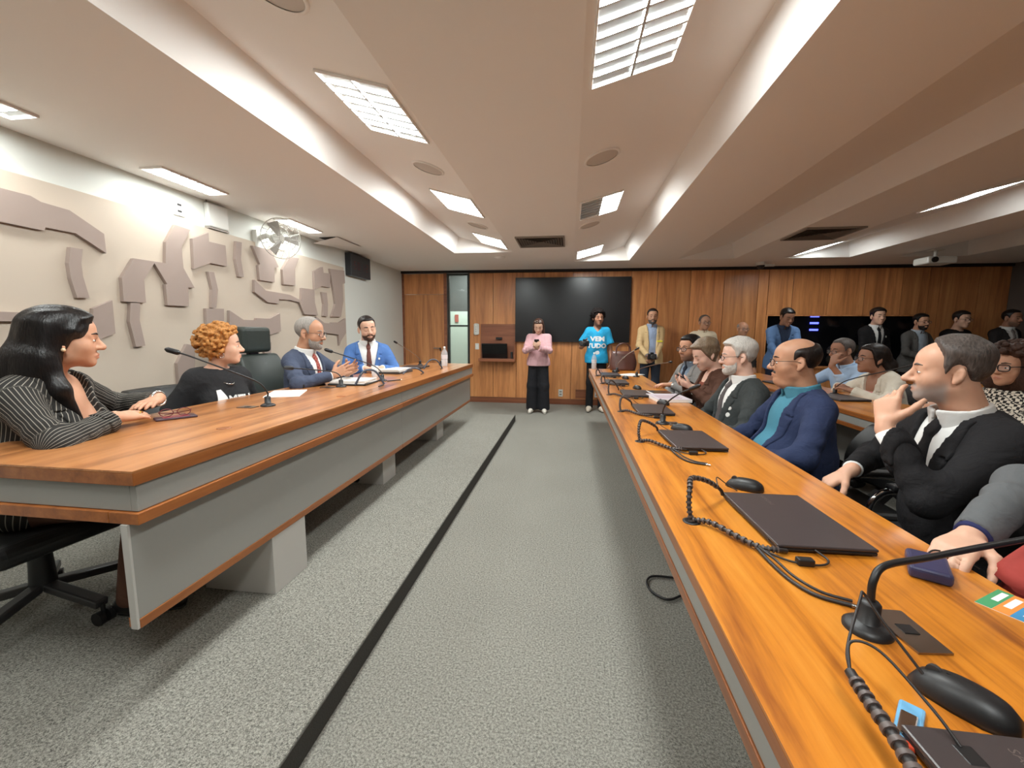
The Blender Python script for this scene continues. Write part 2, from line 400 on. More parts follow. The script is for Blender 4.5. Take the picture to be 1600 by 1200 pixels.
for q in mural_polys:
    n_ = len(q)
    if sum(q[i][0]*q[(i+1) % n_][1]-q[(i+1) % n_][0]*q[i][1] for i in range(n_)) < 0: q = q[::-1]
    vs = [(0, y_, z_) for y_, z_ in q]+[(.028, y_, z_) for y_, z_ in q]
    MB().add(vs, [tuple(range(n_))[::-1], tuple(range(n_, 2*n_))]+[(i, (i+1) % n_, n_+(i+1) % n_, n_+i) for i in range(n_)]).build('relief_piece', M['mural_piece'], mural)

# ---- ceiling fixtures
TILT = math.atan(RISE/.74)
def louvre(label, x, y, tilt=0, wx=.36, ly=.57, z=None, lit=1.0, rows=7, power=1.0, group='louvred ceiling lights', cols=2):
    o = thing('ceiling_light', label, 'ceiling light', (x, y, z), 0, group)
    o.rotation_euler = (0, tilt, 0)
    f = MB(); t = .009
    f.box((-wx/2-t, -ly/2-t, -.013), (wx/2+t, -ly/2, 0)).box((-wx/2-t, ly/2, -.013), (wx/2+t, ly/2+t, 0))
    f.box((-wx/2-t, -ly/2, -.013), (-wx/2, ly/2, 0)).box((wx/2, -ly/2, -.013), (wx/2+t, ly/2, 0))
    f.build('frame', M['ceiling'], o, bevel=.002)
    MB().box((-wx/2, -ly/2, -.004), (wx/2, ly/2, -.001)).build('reflector', M['lamp_fin'], o)
    for i in range(1, rows):
        yy = -ly/2+ly*i/rows
        MB().add([(-wx/2, yy-.006, -.0125), (wx/2, yy-.006, -.0125), (wx/2, yy+.006, -.0125), (-wx/2, yy+.006, -.0125), (-wx/2, yy, -.0065), (wx/2, yy, -.0065)], [(0, 1, 2, 3)[::-1], (0, 1, 5, 4), (2, 3, 4, 5), (1, 2, 5), (3, 0, 4)]).build('louvre_fin', M['lamp_fin'], o)
    for i in range(1, cols):
        xx = -wx/2+wx*i/cols
        MB().box((xx-.006, -ly/2, -.0128), (xx+.006, ly/2, -.0065)).build('louvre_spine', M['lamp_fin'], o)
    ld = bpy.data.lights.new('tube_light', 'AREA'); ld.shape = 'RECTANGLE'
    ld.size = wx*abs(lit)-.02; ld.size_y = ly-.02; ld.energy = LAMP_W*power; ld.color = (.95, 1, .985)
    l = bpy.data.objects.new('tube_light', ld); C.objects.link(l); l.parent = o
    l.location = ((wx/4 if lit < 1 else 0), 0, -.0055)
    return o
def t1z(x): return ZC+RISE*(-.82-x)/.74-.0
def t2z(x, x0=.03, x1=.87): return ZC+RISE*(x-x0)/(x1-x0-INSET)
for y, lab in ((.62, 'louvred light in left coffer overhead, out of view'), (2.28, 'large louvred light in the left coffer, nearest of its row'), (3.93, 'middle louvred light of the left coffer row'), (5.52, 'farthest louvred light in the left coffer')):
    louvre(lab, -1.035, y, TILT, z=t1z(-1.035))
th2 = math.atan(RISE/(.84-INSET))
for y, lab, lit in ((-.35, 'louvred light in right coffer behind the viewer', 1), (1.83, 'brightest louvred light at the top edge, in the central right coffer', 1), (4.15, 'half lit louvred light in the central right coffer', .5), (6.38, 'farthest louvred light in the central right coffer near the screen', 1)):
    louvre(lab, .245, y, -th2, z=t2z(.245), lit=lit, power=1 if lit == 1 else .5)
th4 = math.atan(RISE/(.89-INSET))
for y, lab in ((1.9, 'louvred light in far right coffer outside the view'), (4.22, 'long sliver of louvred light at the right edge of the ceiling'), (6.45, 'sliver of louvred light beside the right ceiling vent')):
    louvre(lab, 3.31, y, -th4, z=t2z(3.31, 3.08, 3.97), power=.45)
for y, lab in ((.3, 'narrow ceiling light along left wall outside the view'), (1.72, 'narrow ceiling light cut by the left edge above the mural'), (2.97, 'glaring narrow ceiling light above the middle of the mural'), (4.30, 'narrow ceiling light beside the wall fan')):
    louvre(lab, -2.87, y, 0, wx=.16, ly=.56, z=ZC, rows=8, cols=1, power=.28, group='narrow ceiling lights along the mural wall')
def speaker(label, x, y, tilt, z):
    o = thing('ceiling_speaker', label, 'speaker', (x, y, z), 0, 'round ceiling speakers'); o.rotation_euler = (0, tilt, 0)
    MB().lathe([(.118, 0), (.118, -.008), (.108, -.011), (.104, -.009)], 32).build('rim', M['ceiling'], o)
    MB().lathe([(.105, -.006), (.06, -.010), (0, -.011)], 32).build('grille', M['grille'], o)
for y, lab in ((1.47, 'round ceiling speaker cut by the top edge of the picture'), (3.08, 'round ceiling speaker between the first two left coffer lights'), (4.72, 'small round ceiling speaker ahead of the farthest left coffer light')):
    speaker(lab, -1.035, y, TILT, t1z(-1.035))
for y, lab in ((2.99, 'round ceiling speaker just past the brightest light'), (4.75, 'round ceiling speaker beyond the half lit light')):
    speaker(lab, .18, y, -th2, t2z(.18))
def vent(label, cx, cy, s=.58):
    o = thing('air_vent', label, 'air vent', (cx, cy, ZC), 0, 'square ceiling air vents')
    h = s/2
    f = MB()
    for a, b in (((-h, -h), (h, -h+.02)), ((-h, h-.02), (h, h)), ((-h, -h+.02), (-h+.02, h-.02)), ((h-.02, -h+.02), (h, h-.02))):
        f.box((a[0], a[1], -.018), (b[0], b[1], 0))
    f.build('frame', M['vent'], o, bevel=.002)
    MB().box((-h+.02, -h+.02, -.003), (h-.02, h-.02, -.0005)).build('backing', M['vent_dark'], o)
    n = 9
    for k in range(4):                       # four triangular fields of slats, each turned a quarter
        for i in range(1, n):
            r = (h-.02)*i/n
            sl = MB(); c_, s_ = math.cos(k*PI/2), math.sin(k*PI/2)
            pts = [(-r, -r-.014, -.016), (r, -r-.014, -.016), (r, -r+.004, -.004), (-r, -r+.004, -.004)]
            pts = [(a*c_-b*s_, a*s_+b*c_, z) for a, b, z in pts]
            sl.add(pts, [(0, 1, 2, 3), (3, 2, 1, 0)]).build('slat', M['vent'], o)
    return o
vent('square slatted air vent in the middle of the ceiling near the screen', -.38, 5.35)
vent('square slatted air vent in the right part of the ceiling', 2.72, 5.25)
# smoke detector, dome camera, projector
tag(MB().lathe([(.08, 0), (.08, -.012), (.05, -.03), (0, -.032)], 24).build('smoke_detector', M['ceiling'], loc=(-1.06, 6.35, ZC)), 'flat pale detector disc on ceiling near the back wall', 'detector')
o = thing('dome_camera', 'small white dome camera with dark lens on the back ceiling', 'camera', (2.93, 7.25, ZC))
MB().lathe([(.075, 0), (.075, -.035), (.06, -.045)], 24).build('housing', M['white'], o)
MB().lathe([(.058, -.045), (.045, -.08), (.02, -.1), (0, -.102)], 20).build('dome', M['black'], o)
MB().box((.05, -.03, -.06), (.2, .03, -.03)).build('bracket', M['white'], o, bevel=.005)
o = thing('projector', 'white projector hanging from the ceiling at the right', 'projector', (4.72, 6.4, ZC))
MB().box((-.17, -.13, -.19), (.17, .13, -.10)).build('body', M['white'], o, bevel=.02)
MB().cyl((-.1, -.13, -.145), (-.1, -.15, -.145), .035).build('lens', M['blackgloss'], o)
MB().cyl((0, 0, -.1), (0, 0, 0), .02).box((-.06, -.06, -.012), (.06, .06, 0)).build('mount', M['white'], o)

# ---- things on the left wall
XW = XL
o = thing('wall_clock', 'dark digital wall clock with dim red figures beside the mural', 'clock', (XW+.02, 5.96, 2.235))
MB().box((-.02, -.29, -.155), (.07, .29, .155)).build('case', plain('clock_case', srgb(48, 50, 54), .45), o, bevel=.006)
seg = {0: (.5, 1, 0), 1: (.5, .5, 0)}
def digit(mb, y0, z0, on, w_=.06, h_=.11):
    t = .012
    S = {'a': ((0, h_-t), (w_, h_)), 'g': ((0, h_/2-t/2), (w_, h_/2+t/2)), 'd': ((0, 0), (w_, t)), 'f': ((0, h_/2), (t, h_)), 'e': ((0, 0), (t, h_/2)), 'b': ((w_-t, h_/2), (w_, h_)), 'c': ((w_-t, 0), (w_, h_/2))}
    for k in on:
        (a, b), (c_, d_) = S[k]; mb.box((.07, y0+a, z0+b), (.0715, y0+c_, z0+d_))
dm = plain('clock_digit', srgb(92, 52, 58), .6)
for i, on in enumerate(('afgcd', 'abcdef', 'bc', 'abged')):
    mb = MB(); digit(mb, -.21+i*.11+(.02 if i > 1 else 0), -.06, on); mb.build('digit', dm, o)
o = thing('wall_fan', 'oscillating wall fan with wire cage above the mural', 'fan', (XW, 3.97, 2.2))
MB().box((0, -.05, -.09), (.05, .05, .09)).build('bracket', M['white'], o, bevel=.008)
MB().tube([(.05, 0, .02), (.13, 0, .04), (.17, 0, .02)], .025, 10).build('arm', M['white'], o)
fc = Vector((.30, -.03, 0)); fa = Vector((.85, -.5, -.12)).normalized(); e1, e2 = frame_of(fa)
MB().cyl(fc-fa*.17, fc-fa*.05, .045, .055).build('motor', M['white'], o)
cg = MB()
def ring(c_, r_, t=.0025): cg.tube([c_+e1*(r_*math.cos(2*PI*i/24))+e2*(r_*math.sin(2*PI*i/24)) for i in range(25)], t, 5, False)
ring(fc+fa*.0, .19, .004); ring(fc+fa*.06, .12); ring(fc-fa*.06, .12); ring(fc+fa*.075, .05)
for i in range(16):
    u = e1*math.cos(2*PI*i/16)+e2*math.sin(2*PI*i/16)
    cg.tube([fc+fa*.08+u*.03, fc+fa*.06+u*.12, fc+u*.19, fc-fa*.06+u*.12, fc-fa*.08+u*.04], .0018, 4, False)
cg.build('cage', plain('cage_wire', srgb(190, 186, 178), .4, .3), o)
for i in range(3):
    a = 2*PI*i/3
    u = e1*math.cos(a)+e2*math.sin(a); v = -e1*math.sin(a)+e2*math.cos(a)
    MB().add([fc+u*.03-v*.015, fc+u*.16-v*.045+fa*.02, fc+u*.165+v*.05-fa*.02, fc+u*.03+v*.02], [(0, 1, 2, 3), (3, 2, 1, 0)]).build('blade', plain('blade_grey', srgb(180, 178, 172), .4), o)
o = thing('wall_box', 'white flat wireless box mounted above the mural', 'wall box', (XW, 3.48, 2.29))
MB().box((0, -.11, -.1), (.045, .11, .1)).build('case', M['white'], o, bevel=.012)
MB().tube([(.02, -.09, .1), (.02, -.1, .13)], .005).build('antenna', M['vent'], o)
MB().box((.0, -.11, -.115), (.04, .11, -.102)).build('shelf', M['vent'], o)
o = thing('wall_outlet', 'double white wall outlet above the mural, left of the flat box', 'outlet', (XW, 3.13, 2.27))
MB().box((0, -.05, -.06), (.012, .05, .06)).build('plate', M['white'], o, bevel=.003)
for dz in (-.025, .025): MB().box((.012, -.018, dz-.008), (.0135, .018, dz+.008)).build('socket', M['darkgrey'], o)
o = thing('ceiling_flap', 'half open pale ceiling flap between the fan and the clock', 'flap', (-2.84, 5.1, ZC))
MB().add([(-.2, -.3, -.075), (.1, -.3, -.012), (.1, .3, -.012), (-.2, .3, -.02)], [(0, 1, 2, 3), (3, 2, 1, 0)]).build('panel', M['ceiling'], o)
MB().box((-.15, -.25, -.006), (.05, .22, -.001)).build('opening', M['black'], o)

# ---- things on the back wall
TVX0, TVX1, TVZ0, TVZ1 = -.985, 1.02, 1.135, 2.265
o = thing('wall_screen', 'very large switched off black wall screen', 'screen', ((TVX0+TVX1)/2, YB-.02, (TVZ0+TVZ1)/2))
hw, hh = (TVX1-TVX0)/2, (TVZ1-TVZ0)/2
MB().box((-hw, -.07, -hh), (hw, 0, hh)).build('case', M['black'], o, bevel=.004)
MB().box((-hw+.012, -.0725, -hh+.016), (hw-.012, -.0702, hh-.012)).build('display', M['screen'], o)
o = thing('control_console', 'small dark touch console on a wooden wall shelf', 'console', (-1.30, YB-.02, 1.0))
MB().box((-.33, -.012, -.17), (.33, 0, .45)).build('backboard', M['panel_dark'], o, bevel=.003)
MB().box((-.33, -.24, -.22), (.33, 0, -.17)).build('shelf', M['panel_dark'], o, bevel=.004)
sc_ = MB().box((-.29, -.12, -.16), (.18, -.09, .13)).build('monitor', M['blackgloss'], o, bevel=.008); sc_.rotation_euler = (.25, 0, 0)
MB().box((-.04, -.06, .17), (.07, -.01, .21)).cyl((.015, -.06, .19), (.015, -.075, .19), .014).build('webcam', M['black'], o, bevel=.004)
MB().box((.24, -.12, -.17), (.28, -.08, -.05)).build('handset', M['black'], o, bevel=.008)
MB().box((.31, -.2, -.17), (.33, -.0, .12)).build('side_cheek', M['panel_dark'], o)
o = thing('wall_intercom', 'white wall handset left of the touch console', 'intercom', (-1.71, YB-.02, 1.355))
MB().box((-.05, -.03, -.1), (.05, 0, .1)).build('cradle', M['white'], o, bevel=.015)
MB().box((-.032, -.055, -.105), (.032, -.03, .105)).build('receiver', M['white'], o, bevel=.014)
for dz in (.04, 0, -.04): MB().cyl((0, -.055, dz), (0, -.058, dz), .008, n=10).build('button', M['vent'], o)
o = thing('wall_switch', 'white light switch plate below the wall handset', 'switch', (-1.70, YB-.02, 1.04))
MB().box((-.035, -.01, -.055), (.035, 0, .055)).build('plate', M['white'], o, bevel=.003)
MB().box((-.014, -.015, -.025), (.014, -.01, .025)).build('rocker', M['paper'], o)
def low_outlet(x, label, cat='outlet'):
    o = thing('wall_outlet', label, cat, (x, YB-.02, .21))
    MB().box((-.04, -.01, -.065), (.04, 0, .065)).build('plate', M['white'], o, bevel=.003)
    for dz in (-.025, .025): MB().box((-.02, -.0125, dz-.012), (.02, -.01, dz+.012)).build('socket', M['vent'], o)
low_outlet(-.15, 'white outlet plate low on the wood wall between the standing pair')
low_outlet(.50, 'white outlet plate low on the wall beside the right table leg')
tag(MB().box((.12, YB-.024, .12), (.32, YB-.0205, .28)).build('access_plate', M['panel_dark']), 'small reddish brown cover plate low on the wood wall', 'cover plate')
# ================================================================== tables
def desk_left():
    t = thing('committee_desk', 'long wood topped committee desk with grey front on the raised floor', 'desk', (0, 0, 0))
    x0, x1, y0, y1, zt = -2.08, -1.28, 1.05, 5.52, .882
    MB().box((x0, y0, zt-.006), (x1, y1, zt)).build('worktop', M['desk'], t)
    MB().box((x0, y0, zt-.046), (x1, y1, zt-.0065)).build('top_edge', M['edge'], t, bevel=.002)
    for a, b in ((y0+.012, 3.10), (3.103, y1-.012)):
        MB().box((x1-.03, a, .752), (x1-.008, b, zt-.047)).build('apron', M['greylam'], t, bevel=.001)
    MB().box((x0+.01, y0+.012, .752), (x1-.031, y0+.03, zt-.047)).build('apron', M['greylam'], t, bevel=.001)
    MB().box((x0, y1-.03, .752), (x1-.031, y1-.012, zt-.047)).build('apron', M['greylam'], t, bevel=.001)
    for a, b in ((y0, 3.10), (3.102, y1)):
        MB().box((x1-.10, a, .714), (x1+.004, b, .75)).build('lower_rail', M['edge'], t, bevel=.002)
    MB().box((x0+.02, y0, .714), (x1-.101, y0+.08, .75)).build('lower_rail', M['edge'], t, bevel=.002)
    MB().box((x0+.05, y0+.08, .72), (x1-.105, y1-.04, .745)).build('underboard', M['panel_dark'], t)
    for a, b in ((y0+.004, 3.16), (3.163, y1-.03)):
        MB().box((x1-.055, a, .402), (x1-.035, b, .713)).build('front_panel', M['greylam'], t, bevel=.001)
        MB().box((x1-.075, a, .37), (x1-.033, b, .4015)).build('bottom_strip', M['edge'], t, bevel=.002)
    MB().box((x1-.058, y0-.004, .372), (x1-.034, y0+.0035, .713)).build('end_cap', M['greylam2'], t)
    for xa, ya in ((x1-.036, 1.65), (-1.44, 3.06), (-1.45, 4.46)):
        MB().box((xa-.36, ya, DAIS_Z), (xa, ya+.24, .713)).build('pedestal', M['greylam2'], t, bevel=.002)
    return t
desk_left()

def long_table(label, x0, x1, y0, y1, zt=.78, seams=()):
    t = thing('conference_table', label, 'table', (0, 0, 0), group='long tables in the audience rows')
    MB().box((x0, y0, zt-.005), (x1, y1, zt)).build('worktop', M['table'], t)
    MB().box((x0, y0, zt-.034), (x1, y1, zt-.0055)).build('top_edge', M['edge'], t, bevel=.002)
    ys = [y0+.01]+list(seams)+[y1-.01]
    for a, b in zip(ys, ys[1:]):
        for xx, s in ((x0, 1), (x1, -1)):
            u, v = sorted((xx+s*.006, xx+s*.026))
            MB().box((u, a+.001, .693), (v, b-.001, zt-.0345)).build('apron', M['greylam'], t, bevel=.001)
    for yy in (y0+.01, y1-.03): MB().box((x0+.027, yy, .693), (x1-.027, yy+.02, zt-.0345)).build('apron', M['greylam'], t, bevel=.001)
    for xx, s in ((x0, 1), (x1, -1)):
        u, v = sorted((xx+s*.002, xx+s*.05))
        MB().box((u, y0, .664), (v, y1, .692)).build('lower_rail', M['edge'], t, bevel=.002)
    MB().box((x0+.052, y0+.02, .668), (x1-.052, y1-.02, .69)).build('underboard', M['panel_dark'], t)
    n = max(2, int((y1-y0)/2.2))
    for i in range(n+1):
        yy = y0+.25+(y1-y0-.7)*i/n
        MB().box((x0+.34, yy, 0), (x1-.14, yy+.2, .667)).build('pedestal', M['greylam2'] if i < n else M['panel'], t, bevel=.002)
    MB().box((x0+.3, y0+.1, .28), (x0+.319, y1-.1, .667)).build('modesty_panel', M['greylam'], t)
    return t
long_table('long orange wood table in front, carrying the row of laptops', .28, .90, -1.3, 6.28, seams=(2.1, 4.3))
long_table('second wooden table behind the front row of seated men', 1.92, 2.52, -.6, 6.0, seams=(2.3, 4.2))
long_table('third wooden table deep in the audience rows', 3.82, 4.42, .5, 5.7, seams=(2.6,))

# ================================================================== chairs
def office_chair(label, loc, rotz, seat_z=.47, back_top=.98, mat=None, arms=True, base=True, head=False, group='office chairs', bw=.46, chrome_arms=False):
    mat = mat or M['leather']
    t = thing('office_chair', label, 'chair', loc, rotz, group)
    MB().box((-.25, -.24, seat_z-.09), (.25, .25, seat_z)).build('seat', mat, t, bevel=.04, seg=4)
    b = MB(); n = 10; vs = []; fs = []
    z0 = seat_z+.04; z1 = back_top
    for i in range(n+1):
        f = i/n; z = z0+(z1-z0)*f; y = -.25-.10*f+.05*math.sin(f*PI); hw_ = bw/2*(1-.12*abs(2*f-1)**3)
        for j in range(7):
            g = -1+2*j/6; vs.append((g*hw_, y+.045*g*g, z))
        for j in range(7):
            g = 1-2*j/6; vs.append((g*hw_, y-.06+.03*g*g, z))
    for i in range(n):
        for k in range(14):
            a = i*14+k; c_ = i*14+(k+1) % 14; fs.append((a, c_, c_+14, a+14))
    fs += [tuple(range(14))[::-1], tuple(range(n*14, n*14+14))]
    b.add(vs, fs, True)
    b.build('backrest', mat, t, bevel=.02, seg=3)
    if head:
        MB().box((-.17, -.43, back_top+.015), (.17, -.31, back_top+.24)).build('headrest', mat, t, bevel=.035, seg=4)
        MB().box((-.05, -.40, back_top-.05), (.05, -.36, back_top+.03)).build('headrest_stem', M['black'], t)
    MB().bar((0, -.2, seat_z-.07), (0, -.36, seat_z+.12), .09, .03).build('back_bracket', M['black'], t)
    if arms:
        for s in (-1, 1):
            am = M['chrome'] if chrome_arms else M['black']
            ar = MB().tube(spline([(s*.27, -.2, seat_z-.05), (s*.30, -.16, seat_z+.1), (s*.30, -.12, seat_z+.19), (s*.30, .05, seat_z+.205), (s*.30, .16, seat_z+.19), (s*.30, .2, seat_z+.1), (s*.27, .17, seat_z-.05)], 5), .014, 8).build('armrest', am, t)
            MB().box((s*.30-.028, -.12, seat_z+.205), (s*.30+.028, .13, seat_z+.232)).build('arm_pad', M['black'], ar, bevel=.01)
    if base:
        MB().cyl((0, 0, .30), (0, 0, seat_z-.09), .022).cyl((0, 0, .12), (0, 0, .30), .045, .035).build('gas_lift', M['black'], t)
        MB().box((-.09, -.13, seat_z-.125), (.09, .13, seat_z-.085)).build('mechanism', M['black'], t, bevel=.01)
        MB().tube([(.05, .05, seat_z-.11), (.28, .1, seat_z-.12), (.34, .12, seat_z-.13)], .006).box((.33, .08, seat_z-.15), (.41, .15, seat_z-.12)).build('lever', M['black'], t)
        for i in range(5):
            a = 2*PI*i/5+.35; u = Vector((math.cos(a), math.sin(a), 0))
            lg = MB().bar(Vector((0, 0, .125))+u*.03, Vector((0, 0, .085))+u*.31, .05, .035).build('base_leg', M['darkgrey'], t, bevel=.008)
            v = Vector((-u.y, u.x, 0))
            cs = MB()
            for s in (-1, 1): cs.cyl(Vector((0, 0, .028))+u*.31+v*(s*.008), Vector((0, 0, .028))+u*.31+v*(s*.028), .028, n=14)
            cs.cyl(Vector((0, 0, .03))+u*.31, Vector((0, 0, .085))+u*.31, .008, n=8)
            cs.build('castor', M['black'], lg)
    return t
LD = DAIS_Z
office_chair('black office chair under the woman in pinstripes', (-2.20, 1.40, LD), -PI/2-.1, .43, .90, arms=False)
office_chair('black leather chair behind the curly haired woman', (-2.46, 2.50, LD), -PI/2, .40, .82, arms=False)
office_chair('tall dark green leather chair with headrest behind the speaking man', (-2.42, 3.42, LD), -PI/2, .44, 1.0, M['leather_green'], head=True, bw=.52, arms=False)
office_chair('empty looking charcoal chair beside the man in blue', (-2.30, 4.98, LD), -PI/2-.5, .46, .90, arms=False, mat=plain('charcoal_fabric', srgb(56, 58, 58), .8))
for lab, x, y in (('black chair with chrome arms under the man holding his chin', 1.48, 1.62), ('black chair with chrome arms under the balding man in navy', 1.40, 2.42), ('black chair under the white haired man', 1.32, 3.09), ('black chair under the woman in brown', 1.40, 3.76), ('black chair under the man in light grey', 1.38, 4.42), ('black chair at the right edge under the man in grey sleeves', 1.46, .80)):
    office_chair(lab, (x, y, 0), PI/2, .44, .80, arms=True, chrome_arms=True, group='chairs of the front audience row')
for lab, x, y in (('black chair under the woman in the cream jacket', 3.0, 4.02), ('black chair under the man covering his mouth', 3.08, 4.74), ('black chair under the curly haired woman in checks', 3.0, 3.2), ('black chair under the half hidden person in the third row', 4.94, 5.30)):
    office_chair(lab, (x, y, 0), PI/2, .44, .80, arms=True, group='chairs of the rear audience rows')
# ================================================================== things on the tables
TZ, DZ = .78, .882
def text_mesh(s, size, bold=0.0):
    cu = bpy.data.curves.new('txt', 'FONT'); cu.body = s; cu.size = size; cu.align_x = 'CENTER'; cu.align_y = 'CENTER'; cu.offset = bold; cu.resolution_u = 2
    ob = bpy.data.objects.new('txt', cu); C.objects.link(ob)
    dg = bpy.context.evaluated_depsgraph_get(); me = bpy.data.meshes.new_from_object(ob.evaluated_get(dg))
    bpy.data.objects.remove(ob); bpy.data.curves.remove(cu)
    return me

logo_m = plain('logo_grey', srgb(120, 108, 104), .4, .4)
logo = text_mesh('SAMSUNG', .016)
def laptop(label, x, y, rz=0, first=[]):
    t = thing('laptop', label, 'laptop', (x, y, TZ), rz, 'closed laptops along the front table')
    MB().box((-.112, -.17, .003), (.112, .17, .0115)).build('base', M['black'], t, bevel=.003)
    MB().box((-.113, -.171, .0118), (.113, .171, .0195)).build('lid', M['laptop'], t, bevel=.003)
    MB().cyl((-.109, -.13, .012), (-.109, .13, .012), .005, n=10).build('hinge', M['black'], t)
    o = link_mesh('lid_logo', logo.copy(), logo_m, t, (-.005, .115, .0198)); o.rotation_euler = (0, 0, -PI/2)
    for sx in (-.09, .09):
        for sy in (-.14, .14): MB().cyl((sx, sy, 0), (sx, sy, .004), .008, n=10).build('foot', M['black'], t)
    return t
LP = [(.549, .385, 'closed dark laptop cut by the bottom right corner', .0), (.611, 1.21, 'large closed laptop nearest to the viewer with mouse behind it', .03), (.585, 2.09, 'closed laptop beside the upright microphone, second from the front', .04),
      (.557, 2.91, 'closed laptop third along the table, before the white booklet', .0), (.56, 3.68, 'closed laptop fourth along the table, beside the white booklet', -.02), (.49, 4.52, 'closed laptop fifth along the table', 0), (.50, 5.33, 'farthest closed laptop beside the loose papers', 0)]
for x, y, lab, rz in LP: laptop(lab, x, y, rz)

def mouse_mesh():
    g = MB(); n = 14; m_ = 8; vs = []; fs = []
    for i in range(m_+1):
        f = i/m_; r = math.cos(f*PI/2)**.75; z = .034*math.sin(f*PI/2)
        for k in range(n):
            a = 2*PI*k/n; ca, sa = math.cos(a), math.sin(a)
            vs.append((.031*r*abs(ca)**.8*(1 if ca > 0 else -1), .056*r*abs(sa)**.85*(1 if sa > 0 else -1)-.008*f, z))
    for i in range(m_):
        for k in range(n): fs.append((i*n+k, i*n+(k+1) % n, (i+1)*n+(k+1) % n, (i+1)*n+k))
    fs.append(tuple(range(n))[::-1]); g.add(vs, fs, True); return g.mesh('mouse_shell')
mm = mouse_mesh()
def mouse(label, x, y, z, rz, grp, mat='black', s=1.0):
    t = thing('computer_mouse', label, 'mouse', (x, y, z), rz, grp)
    o = link_mesh('shell', mm if mat == 'black' else mm.copy(), M['black'] if mat == 'black' else M[mat], t); o.scale = (s, s, s)
    MB().cyl((-.003*s, .03*s, .026*s), (.003*s, .03*s, .026*s), .009*s, n=12).build('wheel', M['darkgrey'], t)
    MB().box((-.0006, .012*s, .029*s), (.0006, .018*s, .0325*s)).build('button_seam', M['blackgloss'], t)
    return t
MS = [(.562, .622, .6, 'big black mouse close to the bottom right corner'), (.597, 1.475, 1.0, 'black mouse behind the nearest large laptop'), (.61, 2.35, .9, 'black mouse behind the second laptop by the microphone base'), (.69, 3.2, .4, 'black mouse in front of the white booklet'), (.634, 4.06, .3, 'black mouse behind the fourth laptop'), (.639, 4.95, .3, 'black mouse behind the fifth laptop'), (.60, 5.75, .3, 'tiny black mouse beyond the farthest laptop')]
for x, y, rz, lab in MS: mouse(lab, x, y, TZ, rz, 'black mice on the front table', s=1.05)

def bundle(label, x, y, lx, ly, tail=True, big=1.0, k=0):
    """spiral-wrapped cable loop standing up out of a table grommet and running to a laptop"""
    t = thing('cable_bundle', label, 'cable', (x, y, TZ), 0, 'wrapped cable bundles at the table grommets')
    MB().lathe([(.024, 0), (.024, .002), (.017, .003), (.016, .0005), (0, .0005)], 20).build('grommet', M['black'], t)
    dx, dy = lx-x, ly-y
    r = random.Random(k)
    w_ = .01
    loop = spline([(0, 0, .0), (-.006, .012, .04), (0, .035, .085*big), (.02, .09, .095*big), (dx*.5, .6*dy+.02, .075*big), (dx*.85, dy*.95, .035), (dx-.01, dy, .014)], 7)
    MB().tube(loop, .0055, 8).build('loop_core', M['cable'], t)
    wr = MB()
    for i in range(0, len(loop)-10, 2):
        a, b = loop[i], loop[i+1]; wr.cyl(a, a+(b-a)*.8, .0082, n=10)
    wr.build('spiral_wrap', M['wrap'], t)
    MB().tube(spline([(dx*.8, dy*.9, .04), (dx*.8+.02, dy+.06, .05), (dx+.03, dy+.09, .02), (dx+.06, dy+.07, .004)], 6), .0018, 6).build('mouse_lead', M['cable'], t)
    run = spline([(.004, -.002, .006), (.04, -.03, .014), (.08, -.095, .012), (.115, -.145, .011), (.15, -.155, .012), (.175, -.15, .008)], 7)
    MB().tube(run, .0055, 8).build('run_core', M['cable'], t)
    wr = MB()
    for i in range(0, len(run)-6, 2):
        a, b = run[i], run[i+1]; wr.cyl(a, a+(b-a)*.8, .0082, n=10)
    wr.build('spiral_wrap', M['wrap'], t)
    MB().tube(spline([(.11, -.14, .009), (.16, -.19, .005), (.22, -.2, .004), (.25, -.18, .006), (.24, -.145, .012)], 6), .0025, 6).build('plug_lead', M['cable'], t)
    MB().box((.175, -.205, .0), (.21, -.185, .016)).build('ferrite_plug', M['black'], t, bevel=.003)
    if tail:
        MB().tube(spline([(.11, -.14, .009), (.115, -.2, .005), (.125, -.27, .004), (.15, -.32, .004), (.2, -.345, .004)], 7), .004, 7).build('power_lead', M['cable'], t)
        MB().tube(spline([(.11, -.135, .012), (.125, -.2, .012), (.135, -.265, .010), (.165, -.31, .006), (.21, -.33, .004)], 7), .003, 7).build('data_lead', M['cable'], t)
        MB().cyl((.2, -.345, .004), (.215, -.352, .004), .004).build('plug_tip', M['chrome'], t)
    return t
for i, (x, y, lx, ly, lab, tail, big) in enumerate([(.347, 1.18, .50, 1.365, 'wrapped cable loop beside the nearest large laptop', True, 1.0), (.346, 2.06, .475, 2.25, 'wrapped cable loop beside the second laptop and microphone', True, .9), (.346, 2.85, .455, 3.06, 'wrapped cable loop beside the third laptop', False, .9), (.338, 3.62, .45, 3.84, 'wrapped cable loop beside the fourth laptop', False, 1.2), (.335, 4.42, .39, 4.66, 'wrapped cable loop beside the fifth laptop', False, .8), (.33, 5.2, .39, 5.45, 'wrapped cables beside the farthest laptop', False, .8)]):
    bundle(lab, x, y, lx, ly, tail, big, i)
